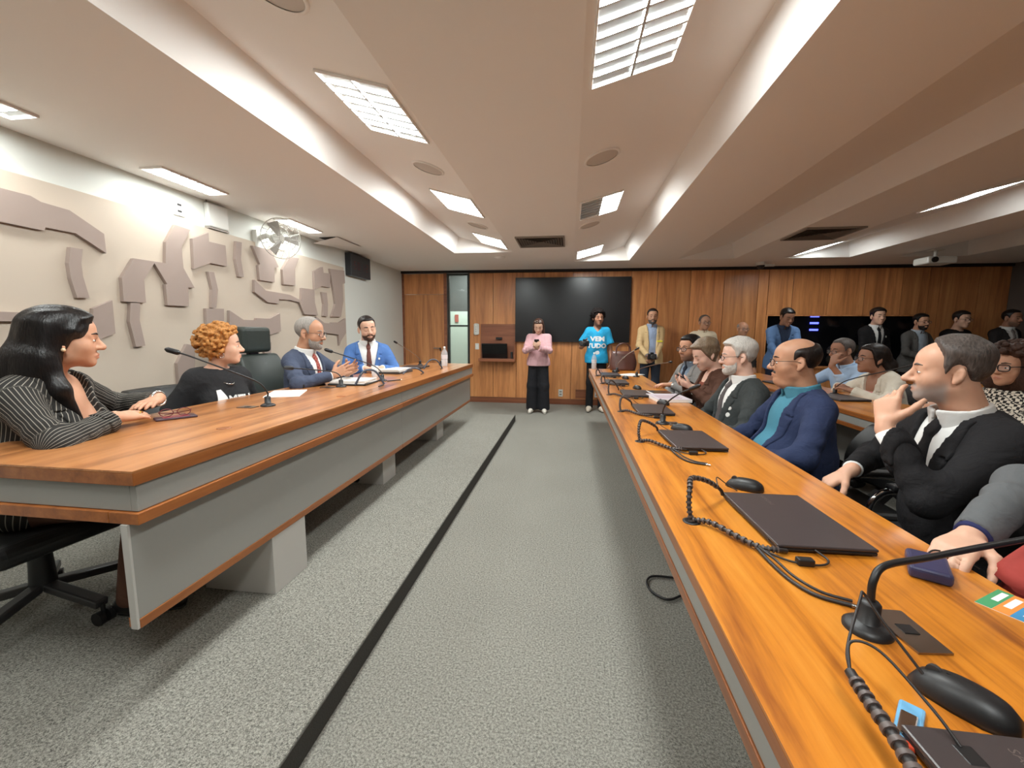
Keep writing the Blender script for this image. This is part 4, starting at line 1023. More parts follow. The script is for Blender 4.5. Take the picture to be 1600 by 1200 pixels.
def skin_mat(name, col, beard=None, lip=None):
    m_, nt, b = new_mat(name); N = nt.nodes.new; L = nt.links.new
    tc = N('ShaderNodeTexCoord'); n1 = N('ShaderNodeTexNoise'); n1.inputs['Scale'].default_value = 22; n1.inputs['Detail'].default_value = 3; L(tc.outputs['Object'], n1.inputs['Vector'])
    mx = N('ShaderNodeMix'); mx.data_type = 'RGBA'; mx.inputs[6].default_value = tuple(c*.9 for c in col[:3])+(1,); mx.inputs[7].default_value = (min(1, col[0]*1.08), col[1]*1.02, col[2]*1.0, 1)
    L(n1.outputs['Fac'], mx.inputs[0]); out = mx.outputs[2]
    for nm, c in (('lip', lip or (col[0]*.82, col[1]*.52, col[2]*.52, 1)), ('stubble', beard or (col[0]*.5, col[1]*.5, col[2]*.52, 1)), ('nail', (min(1, col[0]*1.15), col[1]*1.05, col[2]*1.0, 1))):
        a = N('ShaderNodeAttribute'); a.attribute_name = nm
        q = N('ShaderNodeMix'); q.data_type = 'RGBA'; q.inputs[7].default_value = c; L(out, q.inputs[6]); L(a.outputs['Fac'], q.inputs[0]); out = q.outputs[2]
    L(out, b.inputs['Base Color']); b.inputs['Roughness'].default_value = .48; b.inputs['Specular IOR Level'].default_value = .35
    b.inputs['Subsurface Weight'].default_value = .08; b.inputs['Subsurface Radius'].default_value = (.01, .004, .002); b.inputs['Subsurface Scale'].default_value = .5
    return m_

def hair_mat(name, col, rough=.4, streak=.35, sc=(60, 60, 9), gloss=.32):
    m_, nt, b = new_mat(name); N = nt.nodes.new; L = nt.links.new
    tc = N('ShaderNodeTexCoord'); mp = N('ShaderNodeMapping'); mp.inputs['Scale'].default_value = sc; L(tc.outputs['Object'], mp.inputs['Vector'])
    n1 = N('ShaderNodeTexNoise'); n1.inputs['Scale'].default_value = 3; n1.inputs['Detail'].default_value = 5; n1.inputs['Distortion'].default_value = .5; L(mp.outputs[0], n1.inputs['Vector'])
    r = N('ShaderNodeValToRGB'); e = r.color_ramp.elements; e[0].position = .3; e[1].position = .7
    e[0].color = tuple(c*(1-streak) for c in col[:3])+(1,); e[1].color = tuple(min(1, c*(1+streak)) for c in col[:3])+(1,)
    L(n1.outputs['Fac'], r.inputs[0]); L(r.outputs[0], b.inputs['Base Color']); b.inputs['Roughness'].default_value = rough; b.inputs['Specular IOR Level'].default_value = gloss
    bp = N('ShaderNodeBump'); bp.inputs['Strength'].default_value = .5; bp.inputs['Distance'].default_value = .004; L(n1.outputs['Fac'], bp.inputs['Height']); L(bp.outputs[0], b.inputs['Normal'])
    return m_

def cloth_mat(name, col, rough=.85, stripe=None, check=None, weave=.55, sheen=0):
    """stripe: (attribute or axis, period, width, colour)"""
    m_, nt, b = new_mat(name); N = nt.nodes.new; L = nt.links.new
    b.inputs['Roughness'].default_value = rough; b.inputs['Specular IOR Level'].default_value = .25
    if sheen: b.inputs['Sheen Weight'].default_value = sheen
    tc = N('ShaderNodeTexCoord'); n1 = N('ShaderNodeTexNoise'); n1.inputs['Scale'].default_value = 5; n1.inputs['Detail'].default_value = 5; L(tc.outputs['Object'], n1.inputs['Vector'])
    mx = N('ShaderNodeMix'); mx.data_type = 'RGBA'; mx.inputs[6].default_value = tuple(c*.88 for c in col[:3])+(1,); mx.inputs[7].default_value = tuple(min(1, c*1.12) for c in col[:3])+(1,)
    L(n1.outputs['Fac'], mx.inputs[0]); out = mx.outputs[2]
    if stripe:
        src, per, wd, sc_ = stripe
        if src in 'XYZ':
            sp = N('ShaderNodeSeparateXYZ'); L(tc.outputs['Object'], sp.inputs[0]); val = sp.outputs[src]
        else:
            at = N('ShaderNodeAttribute'); at.attribute_name = src; val = at.outputs['Fac']
        a = N('ShaderNodeMath'); a.operation = 'DIVIDE'; a.inputs[1].default_value = per; L(val, a.inputs[0])
        f = N('ShaderNodeMath'); f.operation = 'FRACT'; L(a.outputs[0], f.inputs[0])
        c = N('ShaderNodeMath'); c.operation = 'LESS_THAN'; c.inputs[1].default_value = wd; L(f.outputs[0], c.inputs[0])
        q = N('ShaderNodeMix'); q.data_type = 'RGBA'; q.inputs[7].default_value = sc_; L(out, q.inputs[6]); L(c.outputs[0], q.inputs[0]); out = q.outputs[2]
    if check:
        ck = N('ShaderNodeTexChecker'); ck.inputs['Scale'].default_value = check[0]; ck.inputs['Color1'].default_value = check[1]; ck.inputs['Color2'].default_value = col
        n3 = N('ShaderNodeTexNoise'); n3.inputs['Scale'].default_value = 40; L(tc.outputs['Object'], n3.inputs['Vector'])
        va = N('ShaderNodeVectorMath'); va.operation = 'MULTIPLY_ADD'; va.inputs[1].default_value = (.02,)*3; L(n3.outputs['Color'], va.inputs[0]); L(tc.outputs['Object'], va.inputs[2])
        L(va.outputs[0], ck.inputs['Vector']); out = ck.outputs['Color']
    L(out, b.inputs['Base Color'])
    if weave:
        n2 = N('ShaderNodeTexNoise'); n2.inputs['Scale'].default_value = 14; n2.inputs['Detail'].default_value = 6; n2.inputs['Distortion'].default_value = .8; L(tc.outputs['Object'], n2.inputs['Vector'])
        bp = N('ShaderNodeBump'); bp.inputs['Strength'].default_value = weave; bp.inputs['Distance'].default_value = .018
        L(n2.outputs['Fac'], bp.inputs['Height']); L(bp.outputs[0], b.inputs['Normal'])
    return m_

def ik(a, b, l1, l2, pole):
    a = np.array(a, float); b = np.array(b, float); d = b-a; L_ = np.linalg.norm(d); u = d/max(L_, 1e-6)
    if L_ > (l1+l2)*.995: return a+u*L_*l1/(l1+l2)
    x = (l1*l1-l2*l2+L_*L_)/(2*L_); hgt = math.sqrt(max(l1*l1-x*x, 0)); p = np.array(pole, float); p = p-u*np.dot(p, u)
    return a+u*x+nrm(p)*hgt

# ---- hair and beards, in head coordinates
HL = {  # hairline height z for front..back positions y (y descending not needed)
 'short': ([-.11, -.075, -.05, -.03, -.012, .005, .022, .036, .055, .09], [-.085, -.075, -.05, .012, .022, .012, -.022, .03, .066, .074]),
 'reced': ([-.11, -.075, -.05, -.03, -.012, .005, .022, .030, .045, .09], [-.085, -.078, -.05, .012, .022, .012, -.025, .05, .100, .125]),
 'woman': ([-.11, -.06, -.03, .0, .03, .05, .09], [-.12, -.11, -.10, -.06, .0, .055, .078]),
 'buzz': ([-.11, -.075, -.05, -.03, -.012, .005, .022, .036, .055, .09], [-.08, -.07, -.045, .012, .022, .012, -.015, .035, .070, .080]),
}
def hair_geo(style, hl, top=.014, side=.007, h=.005, seed=1, extra=(), blobs=0, blob_r=.014, vol=(0, 0, 0), wave=.002, wf_=90, part=0, bald=False, fat=1.0, blob_reg=None, carve=()):
    pad = .08+max(vol)
    lo = np.array([-.12, -.15, -.14])-max(vol); hi = np.array([.12, .13, .15])+max(vol)
    for p in extra:
        a, b = bounds(p, .02); lo = np.minimum(lo, a); hi = np.maximum(hi, b)
    g = Grid(lo, hi, h); X, Y, Z = g.full()
    F = ev(g, np.full(tuple(g.n), FAR, np.float32), skull(fat))
    zb = np.interp(g.ax[1], HL[hl][0], HL[hl][1]).astype(np.float32)[None, :, None]
    sm = sstep((Z-zb+.004*waves(X, Y, Z, 120, seed+3))/.028+X*0)
    if bald: sm = sm*sstep((.034-Y)/.04)*(1-sstep((Z-.062-.25*(-Y-.05))/.03)*sstep((Y+.10)/.04))
    th = side+(top-side)*sstep((Z-.02)/.07)
    th = th+wave*waves(X, Y, Z, wf_, seed)
    if part: th = th-.006*np.exp(-((X-part)/.006)**2)*sstep((Z-.06)/.03)
    F = F-(th+.004)*sm+.004
    if extra: F = ev(g, F, extra)
    if extra and wave: F = F+wave*.8*np.sin(X*140+np.sin(Z*18+seed)*2)*np.float32(.5)*np.ones_like(F)
    if carve: F = ev(g, F, carve)
    if blobs:
        r = np.random.default_rng(seed); pr = []
        while len(pr) < blobs:
            d = nrm(r.normal(size=3)); c = np.array([0, -.012, .03])+d*(np.array([.077, .097, .083])+np.array(vol)*r.uniform(.35, 1.0))
            zz = np.interp(c[1], HL[hl][0], HL[hl][1])
            if c[2] < zz+.012 and not (blob_reg and blob_reg(c)): continue
            if c[1] > .08 and c[2] < .075: continue
            pr.append(ell(c, blob_r*r.uniform(.7, 1.3, 3), k=.004))
        F = ev(g, F, pr)
    return surfnet(F, g)
def beard_geo(th=.006, h=.004, full=True, mous=True, fat=1.0, seed=3):
    g = Grid((-.09, -.03, -.15), (.09, .13, .02), h); X, Y, Z = g.full()
    F = ev(g, np.full(tuple(g.n), FAR, np.float32), skull(fat))
    mouth = np.exp(-((X/.024)**2+((Z+.071)/.0085)**2)*1.2)
    reg = 0
    if full: reg = sstep((-.048-Z+.6*np.maximum(np.abs(X)-.045, 0)*2)/.014)*sstep((Y-.012)/.015)
    if mous: reg = np.maximum(reg, sstep((.034-np.abs(X))/.01)*sstep((-.046-Z)/.006)*sstep((Z+.066)/.006)*sstep((Y-.06)/.01))
    reg = reg*(1-np.clip(mouth*1.6, 0, 1))
    F = F-(th+.004+.0012*waves(X, Y, Z, 260, seed))*reg+.004
    return surfnet(F, g)

def person(label, loc, rotz, seated=True, seat=.45, s=1.0, lean=.08, side=0.0, head=(0, 0, 0), girth=1.0, wf=1.0, arms=None, h=.007, hc=.010, skin=None,
           fat=1.0, nose=1.0, chin2=0, hair=None, hairm=None, beard=None, beardm=None, glasses=None, brow=None, outfit=None, group=None, neck=0.0, stub=0, female=False,
           legs=None, eyes='far', hs=1.05, belly=0.0, bust=0.0, headoff=(0, 0, 0), fr=1.0, prev_rot=None, foot=True):
    T_ = thing('person', label, 'person', loc, rotz, group)
    c_, s_ = math.cos(rotz), math.sin(rotz)
    def W(p):
        p = np.array(p, float)-np.array(loc, float); return np.array([c_*p[0]+s_*p[1], -s_*p[0]+c_*p[1], p[2]])
    def WD(v): v = np.array(v, float); return np.array([c_*v[0]+s_*v[1], -s_*v[0]+c_*v[1], v[2]])
    O = np.array([0, 0, (seat+.095*s) if seated else .93*s])
    Rt = rotm('x', -lean)@rotm('y', side)
    tp = lambda x, y, z: O+Rt@(np.array([x, y, z])*s)
    hy, hp, hr = head
    Rh = rotm('z', hy)@rotm('x', -hp)@rotm('y', hr)
    Hc = tp(0, .012+neck, .585)+Rh@(np.array([0, .018, .085])*s)+np.array(headoff)
    S = s*hs
    hp_ = xf(head_prims(fat, nose, chin2=chin2), Hc, Rh, S)
    nk = .050 if female else .057
    if fat > 1.08: nk *= 1.12
    neckP = [cap(Hc+Rh@(np.array([0, -.024, -.06])*S), tp(0, -.03, .48), nk*s, (nk+.006)*s, k=.025)]
    E3 = Rt
    chw = .150*wf
    torso = [ell(tp(0, 0, .0), np.array([.165*max(girth, wf*.95), .125*girth, .12])*s, E3, k=.05), ell(tp(0, .015+belly*.5, .15), np.array([.15*girth, .118*girth+belly, .16])*s, E3, k=.05),
             ell(tp(0, .0, .33), np.array([chw, .112*(.5+.5*girth), .17])*s, E3, k=.05), cap(tp(-.10*wf, -.02, .445), tp(.10*wf, -.02, .445), .058*s, k=.05), cap(tp(-.04, -.03, .465), tp(.04, -.03, .465), .06*s, k=.04)]
    if bust:
        for q in (-1, 1): torso.append(ell(tp(q*.075, .085, .30), np.array([.07, .06, .07])*s*bust, E3, k=.04))
    armP = []; sleeveP = []; handP = []; J = {}
    for sd, q in (('L', -1), ('R', 1)):
        sh = tp(q*.160*wf, -.018, .437)
        A_ = (arms or {}).get(sd, None)
        if A_ is None: A_ = dict(w=tp(q*.24, .1, -.05), pole=(q*.6, -1, -.2))
        w_ = W(A_['world']) if 'world' in A_ else np.array(A_['w'], float)
        pole = WD(A_['wpole']) if 'wpole' in A_ else A_.get('pole', (q*.5, -1, -.4))
        l1, l2 = .285*s, .255*s
        dd = w_-sh; Ln = np.linalg.norm(dd)
        if Ln > (l1+l2)*.99: w_ = sh+dd/Ln*(l1+l2)*.99
        el = ik(sh, w_, l1, l2, pole)
        fd = nrm(w_-el)
        hd = WD(A_['wd']) if 'wd' in A_ else np.array(A_.get('d', fd), float)
        hn = WD(A_['wn']) if 'wn' in A_ else np.array(A_.get('n', (0, 0, -1)), float)
        J[sd] = (sh, el, w_, nrm(hd), hn)
        ga = (.5+.5*girth)
        armP += [cap(sh, el, .046*s*ga, .037*s*ga, k=.03), cap(el, w_, .037*s*ga, .025*s, k=.02)]
        handP += hand_prims(w_+nrm(hd)*.012*s, nrm(hd), hn, sd, s*(.92 if female else 1.0)*A_.get('hs', 1), A_.get('curl', (.3, .3, .35, .4)), A_.get('thumb', .35), fr, A_.get('spread', .03))
    body = torso+neckP+hp_+armP+handP
    # legs
    if seated:
        lg = legs or [((-.10, .43, seat+.07), (-.11, .36, .10), (-.12, .52, .04)), ((.10, .43, seat+.07), (.11, .36, .10), (.12, .52, .04))]
    else:
        lg = legs or [((-.095, .015, .50*s), (-.10, -.01, .09), (-.12, .14, .035)), ((.095, .015, .50*s), (.10, -.01, .09), (.12, .14, .035))]
    lo = np.min([bounds(p, .03)[0] for p in body], 0); hi = np.max([bounds(p, .03)[1] for p in body], 0)
    g = Grid(lo, hi, h); F = g.field()
    ev(g, F, torso+neckP+armP); ev(g, F, hp_)
    ev(g, F, handP)
    V, Q = surfnet(F, g)
    hl_ = (V-Hc)@Rh/S                       # head coordinates of every vertex
    lipa = np.exp(-((hl_[:, 0]/.021)**2+((hl_[:, 2]+.0695)/.0085)**2)**2)*(hl_[:, 1] > .075)
    att = {'lip': lipa*(.9 if female else .6)}
    if stub:
        a = sstep((-.030-hl_[:, 2]+.25*np.minimum(.05-hl_[:, 1], .05))/.045)*sstep((hl_[:, 1]+.005)/.03)*sstep((hl_[:, 2]+.135)/.03)*(np.abs(hl_[:, 0]) < .08)
        a = np.maximum(a, sstep((.03-np.abs(hl_[:, 0]))/.01)*sstep((-.046-hl_[:, 2])/.006)*(hl_[:, 1] > .07)*(hl_[:, 2] > -.07))
        att['stubble'] = a*stub*(1-lipa)
    link_mesh('body', np_mesh('body', V, Q, skin, att), None, T_)
    toP = lambda v: Hc+Rh@(np.array(v, float)*S)
    # hair / beard
    if hair:
        hv, hq = hair_geo(fat=fat**.5, **hair)
        link_mesh('hair', np_mesh('hair', Hc+(hv*S)@Rh.T, hq, hairm), None, T_)
    if beard:
        hv, hq = beard_geo(fat=fat, **beard)
        if len(hv): link_mesh('beard', np_mesh('beard', Hc+(hv*S)@Rh.T, hq, beardm or hairm), None, T_)
    for q in (-1, 1):
        if brow: MB().tube([toP((q*.013, .0975, .0235)), toP((q*.03, .0945, .0275)), toP((q*.05, .079, .0225))], [.0035*S, .004*S, .002*S], 6).build('eyebrow', brow, T_)
        if eyes == 'near':
            me = MB().ball((0, 0, 0), (.0125*S, .0105*S, .0052*S), 14, 8)
            Mx = Matrix(Rh.tolist()).to_4x4(); Mx.translation = Vector(toP((q*.032, .0835, -.0045)))
            o = MB().ball((0, 0, 0), (.0128*S, .0085*S, .0058*S), 14, 8, M=Mx).build('eye', EYE_W, T_)
            Mi = Mx.copy(); Mi.translation = Vector(toP((q*.032, .0905, -.0042)))
            MB().ball((0, 0, 0), (.0056*S, .0022*S, .0052*S), 12, 6, M=Mi).build('iris', EYE_D, o)
        elif eyes == 'far':
            Mx = Matrix(Rh.tolist()).to_4x4(); Mx.translation = Vector(toP((q*.032, .0865, -.0035)))
            MB().ball((0, 0, 0), (.0115*S, .006*S, .0036*S), 10, 6, M=Mx).build('eye', EYE_D, T_)
        elif eyes == 'closed':
            MB().tube([toP((q*.02, .0905, -.008)), toP((q*.032, .0925, -.0105)), toP((q*.045, .084, -.008))], .0012*S, 6).build('eyelash', EYE_D, T_)
    if glasses:
        gm_, rw, rh_ = glasses[0], glasses[1], glasses[2]; tr_ = glasses[3] if len(glasses) > 3 else .0018
        go = bpy.data.objects.new('glasses', None); C.objects.link(go); go.parent = T_
        for q in (-1, 1):
            pts = []
            for a in range(25):
                t = 2*PI*a/24; ca, sa = math.cos(t), math.sin(t)
                pts.append(toP((q*.034+rw*math.copysign(abs(ca)**.6, ca), .1095-.25*max(0, q*(q*.034+rw*ca)-.03), -.004+rh_*math.copysign(abs(sa)**.6, sa))))
            MB().tube(pts, tr_*S, 6, False).build('rim', gm_, go)
            MB().tube([toP((q*(.034+rw), .103, .003)), toP((q*.076, .085, .005)), toP((q*.082, .01, .006)), toP((q*.083, -.02, -.004))], tr_*S*.9, 6).build('temple', gm_, go)
            n_ = len(pts)-1; c0 = sum((np.array(p) for p in pts[:-1]))/n_
            MB().add([tuple(p) for p in pts[:-1]], [tuple(range(n_))], True).build('lens', LENS, go)
        MB().tube([toP((-.034+rw, .1095, .002)), toP((0, .113, .006)), toP((.034-rw, .1095, .002))], tr_*S, 6).build('bridge', gm_, go)
    # ---------------- clothes
    of = outfit or {}
    kind = of.get('kind', 'suit')
    up_lo = np.min([bounds(p, .06)[0] for p in torso+armP], 0); up_hi = np.max([bounds(p, .06)[1] for p in torso+armP+neckP], 0)
    hem = of.get('hem', -.10 if seated else -.14)
    if not seated: up_lo[2] = min(up_lo[2], (O+Rt@np.array([0, 0, hem-.05])*s)[2])
    up_hi[2] = min(up_hi[2], tp(0, 0, .60)[2]+.03)
    g = Grid(up_lo, up_hi, hc); X, Y, Z = g.full()
    iR = Rt.T/s
    tx = (X-O[0])*np.float32(iR[0, 0])+(Y-O[1])*np.float32(iR[0, 1])+(Z-O[2])*np.float32(iR[0, 2])
    ty = (X-O[0])*np.float32(iR[1, 0])+(Y-O[1])*np.float32(iR[1, 1])+(Z-O[2])*np.float32(iR[1, 2])
    tz = (X-O[0])*np.float32(iR[2, 0])+(Y-O[1])*np.float32(iR[2, 1])+(Z-O[2])*np.float32(iR[2, 2])
    NECKC = cap(tp(0, -.03, .40), Hc+Rh@(np.array([0, -.022, -.07])*S), nk*s+.004, (nk-.001)*s+.004)
    neckd = dist(NECKC, X, Y, Z)
    skirtP = [cap(tp(-.05, 0, .0), tp(-.05, 0, hem), .125*s*girth, .13*s*girth, k=.04), cap(tp(.05, 0, .0), tp(.05, 0, hem), .125*s*girth, .13*s*girth, k=.04)] if not seated else []
    wr_ = of.get('wrinkle', .0065)
    WV = (waves(X, Y, Z, 24, sum(map(ord, label)) % 999, 6)+.6*waves(X, Y, Z*.5, 60, 7+sum(map(ord, label)) % 99, 5))*wr_
    def sleeves(frac, t0, t1, mat_infl=0):
        """sleeve field: shoulder to a fraction of the arm, cut square; with creases round the elbow"""
        D = np.full(tuple(g.n), FAR, np.float32)
        for sd in 'LR':
            sh, el, w_, hd, hn = J[sd]
            ga = (.5+.5*girth)
            D_ = np.full(tuple(g.n), FAR, np.float32)
            if frac >= 1:
                e2 = w_-nrm(w_-el)*(frac_cut*s)
                ev(g, D_, [cap(sh, el, .050*s*ga+t0, .040*s*ga+t0, k=.03), cap(el, w_, .041*s*ga+t0, .031*s+t1, k=.03)])
                pl = ((X-e2[0])*nrm(w_-el)[0]+(Y-e2[1])*nrm(w_-el)[1]+(Z-e2[2])*nrm(w_-el)[2])
                far_ = np.sqrt((X-w_[0])**2+(Y-w_[1])**2+(Z-w_[2])**2) < .12*s
                D_ = np.where(far_, np.maximum(D_, pl), D_)
                de = np.sqrt((X-el[0])**2+(Y-el[1])**2+(Z-el[2])**2)
                D_ = D_+np.float32(wr_*1.1)*np.sin(de*110+3*waves(X, Y, Z, 20, 3))*np.exp(-(de/.12)**2)
            else:
                e2 = sh+(el-sh)*frac
                ev(g, D_, [cap(sh, e2, .050*s*ga+t0, .048*s*ga+t1, k=.03)])
                u = nrm(el-sh); pl = (X-e2[0])*u[0]+(Y-e2[1])*u[1]+(Z-e2[2])*u[2]
                D_ = np.maximum(D_, pl)
            D = np.minimum(D, D_)
        return D
    frac_cut = of.get('cuff', .0)
    def collar(mat, off, zf, zb):
        """stand collar with two points, on a finer grid round the neck"""
        c0 = tp(0, 0, .51); gc = Grid(c0-.12*s, c0+.12*s, .0045); x3, y3, z3 = gc.full()
        a_, b_, e_ = [(x3-O[0])*np.float32(iR[i, 0])+(y3-O[1])*np.float32(iR[i, 1])+(z3-O[2])*np.float32(iR[i, 2]) for i in range(3)]
        nd_ = dist(NECKC, x3, y3, z3)
        zt_ = zf+(zb-zf)*sstep((.03-b_)/.08)
        D_ = np.maximum(np.abs(nd_-off*s)-.0045*s, np.maximum(e_-zt_, .452-e_))
        flare = np.maximum(np.abs(nd_-(off+.006+.10*np.maximum(zt_-e_, 0))*s)-.004*s, np.maximum(e_-zt_, zt_-.058-.02*sstep((b_-.02)/.04)-e_))
        D_ = np.minimum(D_, flare)
        D_ = np.maximum(D_, np.where(b_ > -.01, -(np.abs(a_)-(.006+.55*np.maximum(zt_-.02-e_, 0)*.6)), -1))
        V, Q = surfnet(D_.astype(np.float32), gc)
        if len(V): link_mesh('collar', np_mesh('collar', relax(V, Q, 1, .5), Q, mat), None, T_)
    def fin(name, D, mats, rel=1, attrs=None, parent=T_):
        V, Q = surfnet(D.astype(np.float32), g)
        if len(V) == 0: return None
        if rel: V = relax(V, Q, rel, .5)
        return link_mesh(name, np_mesh(name, V, Q, mats, attrs(V) if attrs else None), None, parent)
    base = np.full(tuple(g.n), FAR, np.float32); ev(g, base, torso+skirtP)
    if kind in ('suit', 'blazer'):
        vd, vw = of.get('vdepth', .17), of.get('vwidth', .07)
        if of.get('shirt'):
            sh_ = base-.010*s
            sh_ = np.maximum(sh_, -(neckd-.004*s))
            collar(of['shirt'], .010, .545, .555)
            sh_ = np.maximum(sh_, .02-tz)
            D2 = sleeves(1, .001, .002) if of.get('cuffs', True) else None
            fin('shirt', sh_, of['shirt'])
            if of.get('tie'):
                wt = np.interp(tz, [.05, .09, .40, .455, .47, .50], [.0, .036, .022, .016, .023, .018]).astype(np.float32)
                ti = np.maximum(base-.019*s-.006*s*sstep((tz-.455)/.01), np.abs(tx)-wt); ti = np.maximum(ti, .04-ty); ti = np.maximum(ti, tz-.502)
                ti = np.maximum(ti, -(neckd-.006*s))
                nkf = dist(cap(tp(0, .052, .478), tp(0, .060, .50), .019*s, .016*s), X, Y, Z)
                ti = np.minimum(ti, nkf)
                fin('tie', ti, of['tie'], 0)
            if of.get('cuffs', True):
                for sd in 'LR':
                    sh0, el, w_, hd, hn = J[sd]; u = nrm(w_-el)
                    MB().tube([w_-u*(.06+frac_cut)*s, w_-u*(.012+frac_cut)*s+u*.018*s, w_-u*(.012+frac_cut)*s+u*.019*s], [.034*s, .035*s, .030*s], 20).build('shirt_cuff', of['shirt'], T_)
        jk = base-.020*s
        jk = np.minimum(jk, FAR)
        slv = sleeves(1, .011*s, .011*s)
        kk = .045; hh_ = np.maximum(kk-np.abs(jk-slv), 0)/kk; jk = np.minimum(jk, slv)-hh_*hh_*kk*.25
        jk = jk-WV
        wv = np.interp(tz, [vd, .42, .47, .56], [of.get('open', 0.0), vw*.86, vw, vw*1.15]).astype(np.float32)
        if of.get('open'): wv = np.interp(tz, [-.3, vd, .42, .47, .56], [of['open']*1.3, of['open'], vw*.9, vw, vw*1.15]).astype(np.float32)
        V_ = np.abs(tx)-wv
        cut = np.where(ty > -.005, -V_, -1.0)
        if not of.get('open'): cut = np.where(tz > vd, cut, -np.minimum(np.abs(tx), .05)+.0015-.0)if False else np.where(tz > vd, cut, -1.0)
        un = jk.copy()
        inarm = slv < jk+.004
        jk = np.maximum(jk, np.where(inarm & (np.abs(tx) > .12), -1, cut))
        jk = np.maximum(jk, -(neckd-.016*s))
        jk = np.maximum(jk, tz-.535)
        if hem > -.9: jk = np.maximum(jk, np.where(slv < .03, -1, hem-tz))
        jo = fin('jacket', jk, of['jacket'], 1, of.get('attrs') and (lambda V: of['attrs'](V, J, tp, Rt, O, s)))
        lw = np.interp(tz, [vd, vd+.12, .40, .43, .50], [.004, .040, .058, .045, .03]).astype(np.float32)
        lp = np.maximum(un-.006*s, np.maximum(wv-np.abs(tx)-.001, np.abs(tx)-wv-lw)); lp = np.maximum(lp, .0-ty); lp = np.maximum(lp, np.maximum(vd+.005-tz, tz-.52)); lp = np.maximum(lp, -(neckd-.014*s)); lp = np.maximum(lp, -(un+.012))
        notch = np.maximum(np.abs(tz-.405+.2*(np.abs(tx)-wv))-.004, wv+.02-np.abs(tx)); lp = np.maximum(lp, -notch)
        if of.get('lapel', True): fin('lapel', lp, of.get('lapelm', of['jacket']), 0, of.get('attrs') and (lambda V: of['attrs'](V, J, tp, Rt, O, s)), parent=jo)
        if of.get('under'):   # camisole or t-shirt under the jacket
            un_ = np.maximum(base-.010*s, tz-of.get('under_top', .36)); fin('undershirt', un_, of['under'])
        for bz in of.get('buttons', ()):
            pass
    else:                      # tee, polo, blouse: one closed garment
        t0 = of.get('loose', .014)*s
        sh_ = base-t0; fr_ = of.get('sleeve', .6); slv = sleeves(fr_, t0*.6, t0*(1.4 if fr_ < 1 else .6))
        kk = .05; hh_ = np.maximum(kk-np.abs(sh_-slv), 0)/kk; sh_ = np.minimum(sh_, slv)-hh_*hh_*kk*.25
        sh_ = sh_-WV*1.2
        nd = neckd-of.get('neck', .014)*s
        vn = of.get('vneck', 0)
        if vn: nd = np.minimum(nd, np.where(ty > 0, np.maximum(np.abs(tx)-np.interp(tz, [.48-vn, .5], [0, .06]).astype(np.float32), .48-vn-tz), 1))
        sh_ = np.maximum(sh_, -nd); sh_ = np.maximum(sh_, tz-.52)
        sh_ = np.maximum(sh_, np.where(slv < .02, -1, hem-tz))
        so = fin('shirt', sh_, of['shirt'], 1, of.get('attrs') and (lambda V: of['attrs'](V, J, tp, Rt, O, s)))
        if of.get('collar'):
            collar(of['shirt'], .012, .535, .545)
    # legs and shoes
    if of.get('trousers') is not None:
        tw = of.get('leg', (.088, .066, .058)); tP = []
        for q, (kn, an, to) in zip((-1, 1), lg):
            hip = tp(q*.085, .0, -.01); kn = np.array(kn); an = np.array(an)
            tP += [cap(hip, kn, tw[0]*s*(.6+.4*girth), tw[1]*s, k=.03), cap(kn, an+np.array([0, 0, -.02]), tw[1]*s, tw[2]*s, k=.03)]
        tP.append(ell(tp(0, -.005, .0), np.array([.168*max(girth, .95), .13*girth, .125])*s, E3, k=.05))
        lo = np.min([bounds(p, .03)[0] for p in tP], 0); hi = np.max([bounds(p, .03)[1] for p in tP], 0)
        lo[2] = max(lo[2], .02)
        g2 = Grid(lo, hi, max(hc, .012)); F2 = ev(g2, g2.field(), tP); X2, Y2, Z2 = g2.full()
        F2 = F2+.004*waves(X2, Y2, Z2*.6, 30, 5)
        F2 = np.maximum(F2, .045-Z2*np.ones_like(F2)); F2 = np.maximum(F2, Z2*np.ones_like(F2)-(O[2]+.11*s))
        V, Q = surfnet(F2.astype(np.float32), g2); V = relax(V, Q, 1, .5)
        link_mesh('trousers', np_mesh('trousers', V, Q, of['trousers']), None, T_)
    if of.get('shoes') is not None and foot:
        for kn, an, to in lg:
            an = np.array(an); to = np.array(to); u = nrm((to-an)*[1, 1, 0]); a0 = np.array([an[0], an[1], 0])
            sP = [cap(a0-u*.04+np.array([0, 0, .045]), a0+u*.05+np.array([0, 0, .05]), .037*s, .042*s, k=.03), cap(a0+u*.05+np.array([0, 0, .045]), a0+u*.17+np.array([0, 0, .034]), .042*s, .030*s, k=.03), cap(an, a0+np.array([0, 0, .05]), .035*s, .04*s, k=.03)]
            lo = np.min([bounds(p, .02)[0] for p in sP], 0); hi = np.max([bounds(p, .02)[1] for p in sP], 0); lo[2] = -.02; hi[2] = .115
            g3 = Grid(lo, hi, .008); F3 = ev(g3, g3.field(), sP); Z3 = g3.full()[2]*np.ones_like(F3)
            F3 = np.maximum(F3, .012-Z3); F3 = np.maximum(F3, Z3-.10)
            V, Q = surfnet(F3.astype(np.float32), g3)
            so_ = link_mesh('shoe', np_mesh('shoe', V, Q, of['shoes']), None, T_)
            F4 = ev(g3, g3.field(), sP, .004); F4 = np.maximum(F4, np.abs(Z3-.009)-.009)
            V, Q = surfnet(F4.astype(np.float32), g3)
            if len(V): link_mesh('sole', np_mesh('sole', V, Q, of.get('sole', M['black'])), None, so_)
    T_['_'] = 0; del T_['_']
    return T_, J, tp, toP, Rt, Rh

EYE_W = plain('eye_white', srgb(226, 220, 214), .25)
EYE_D = plain('eye_dark', srgb(38, 26, 22), .25)
LENS = glass_mat('spectacle_lens', (.9, .92, .95, 1), .02, alpha=.10)
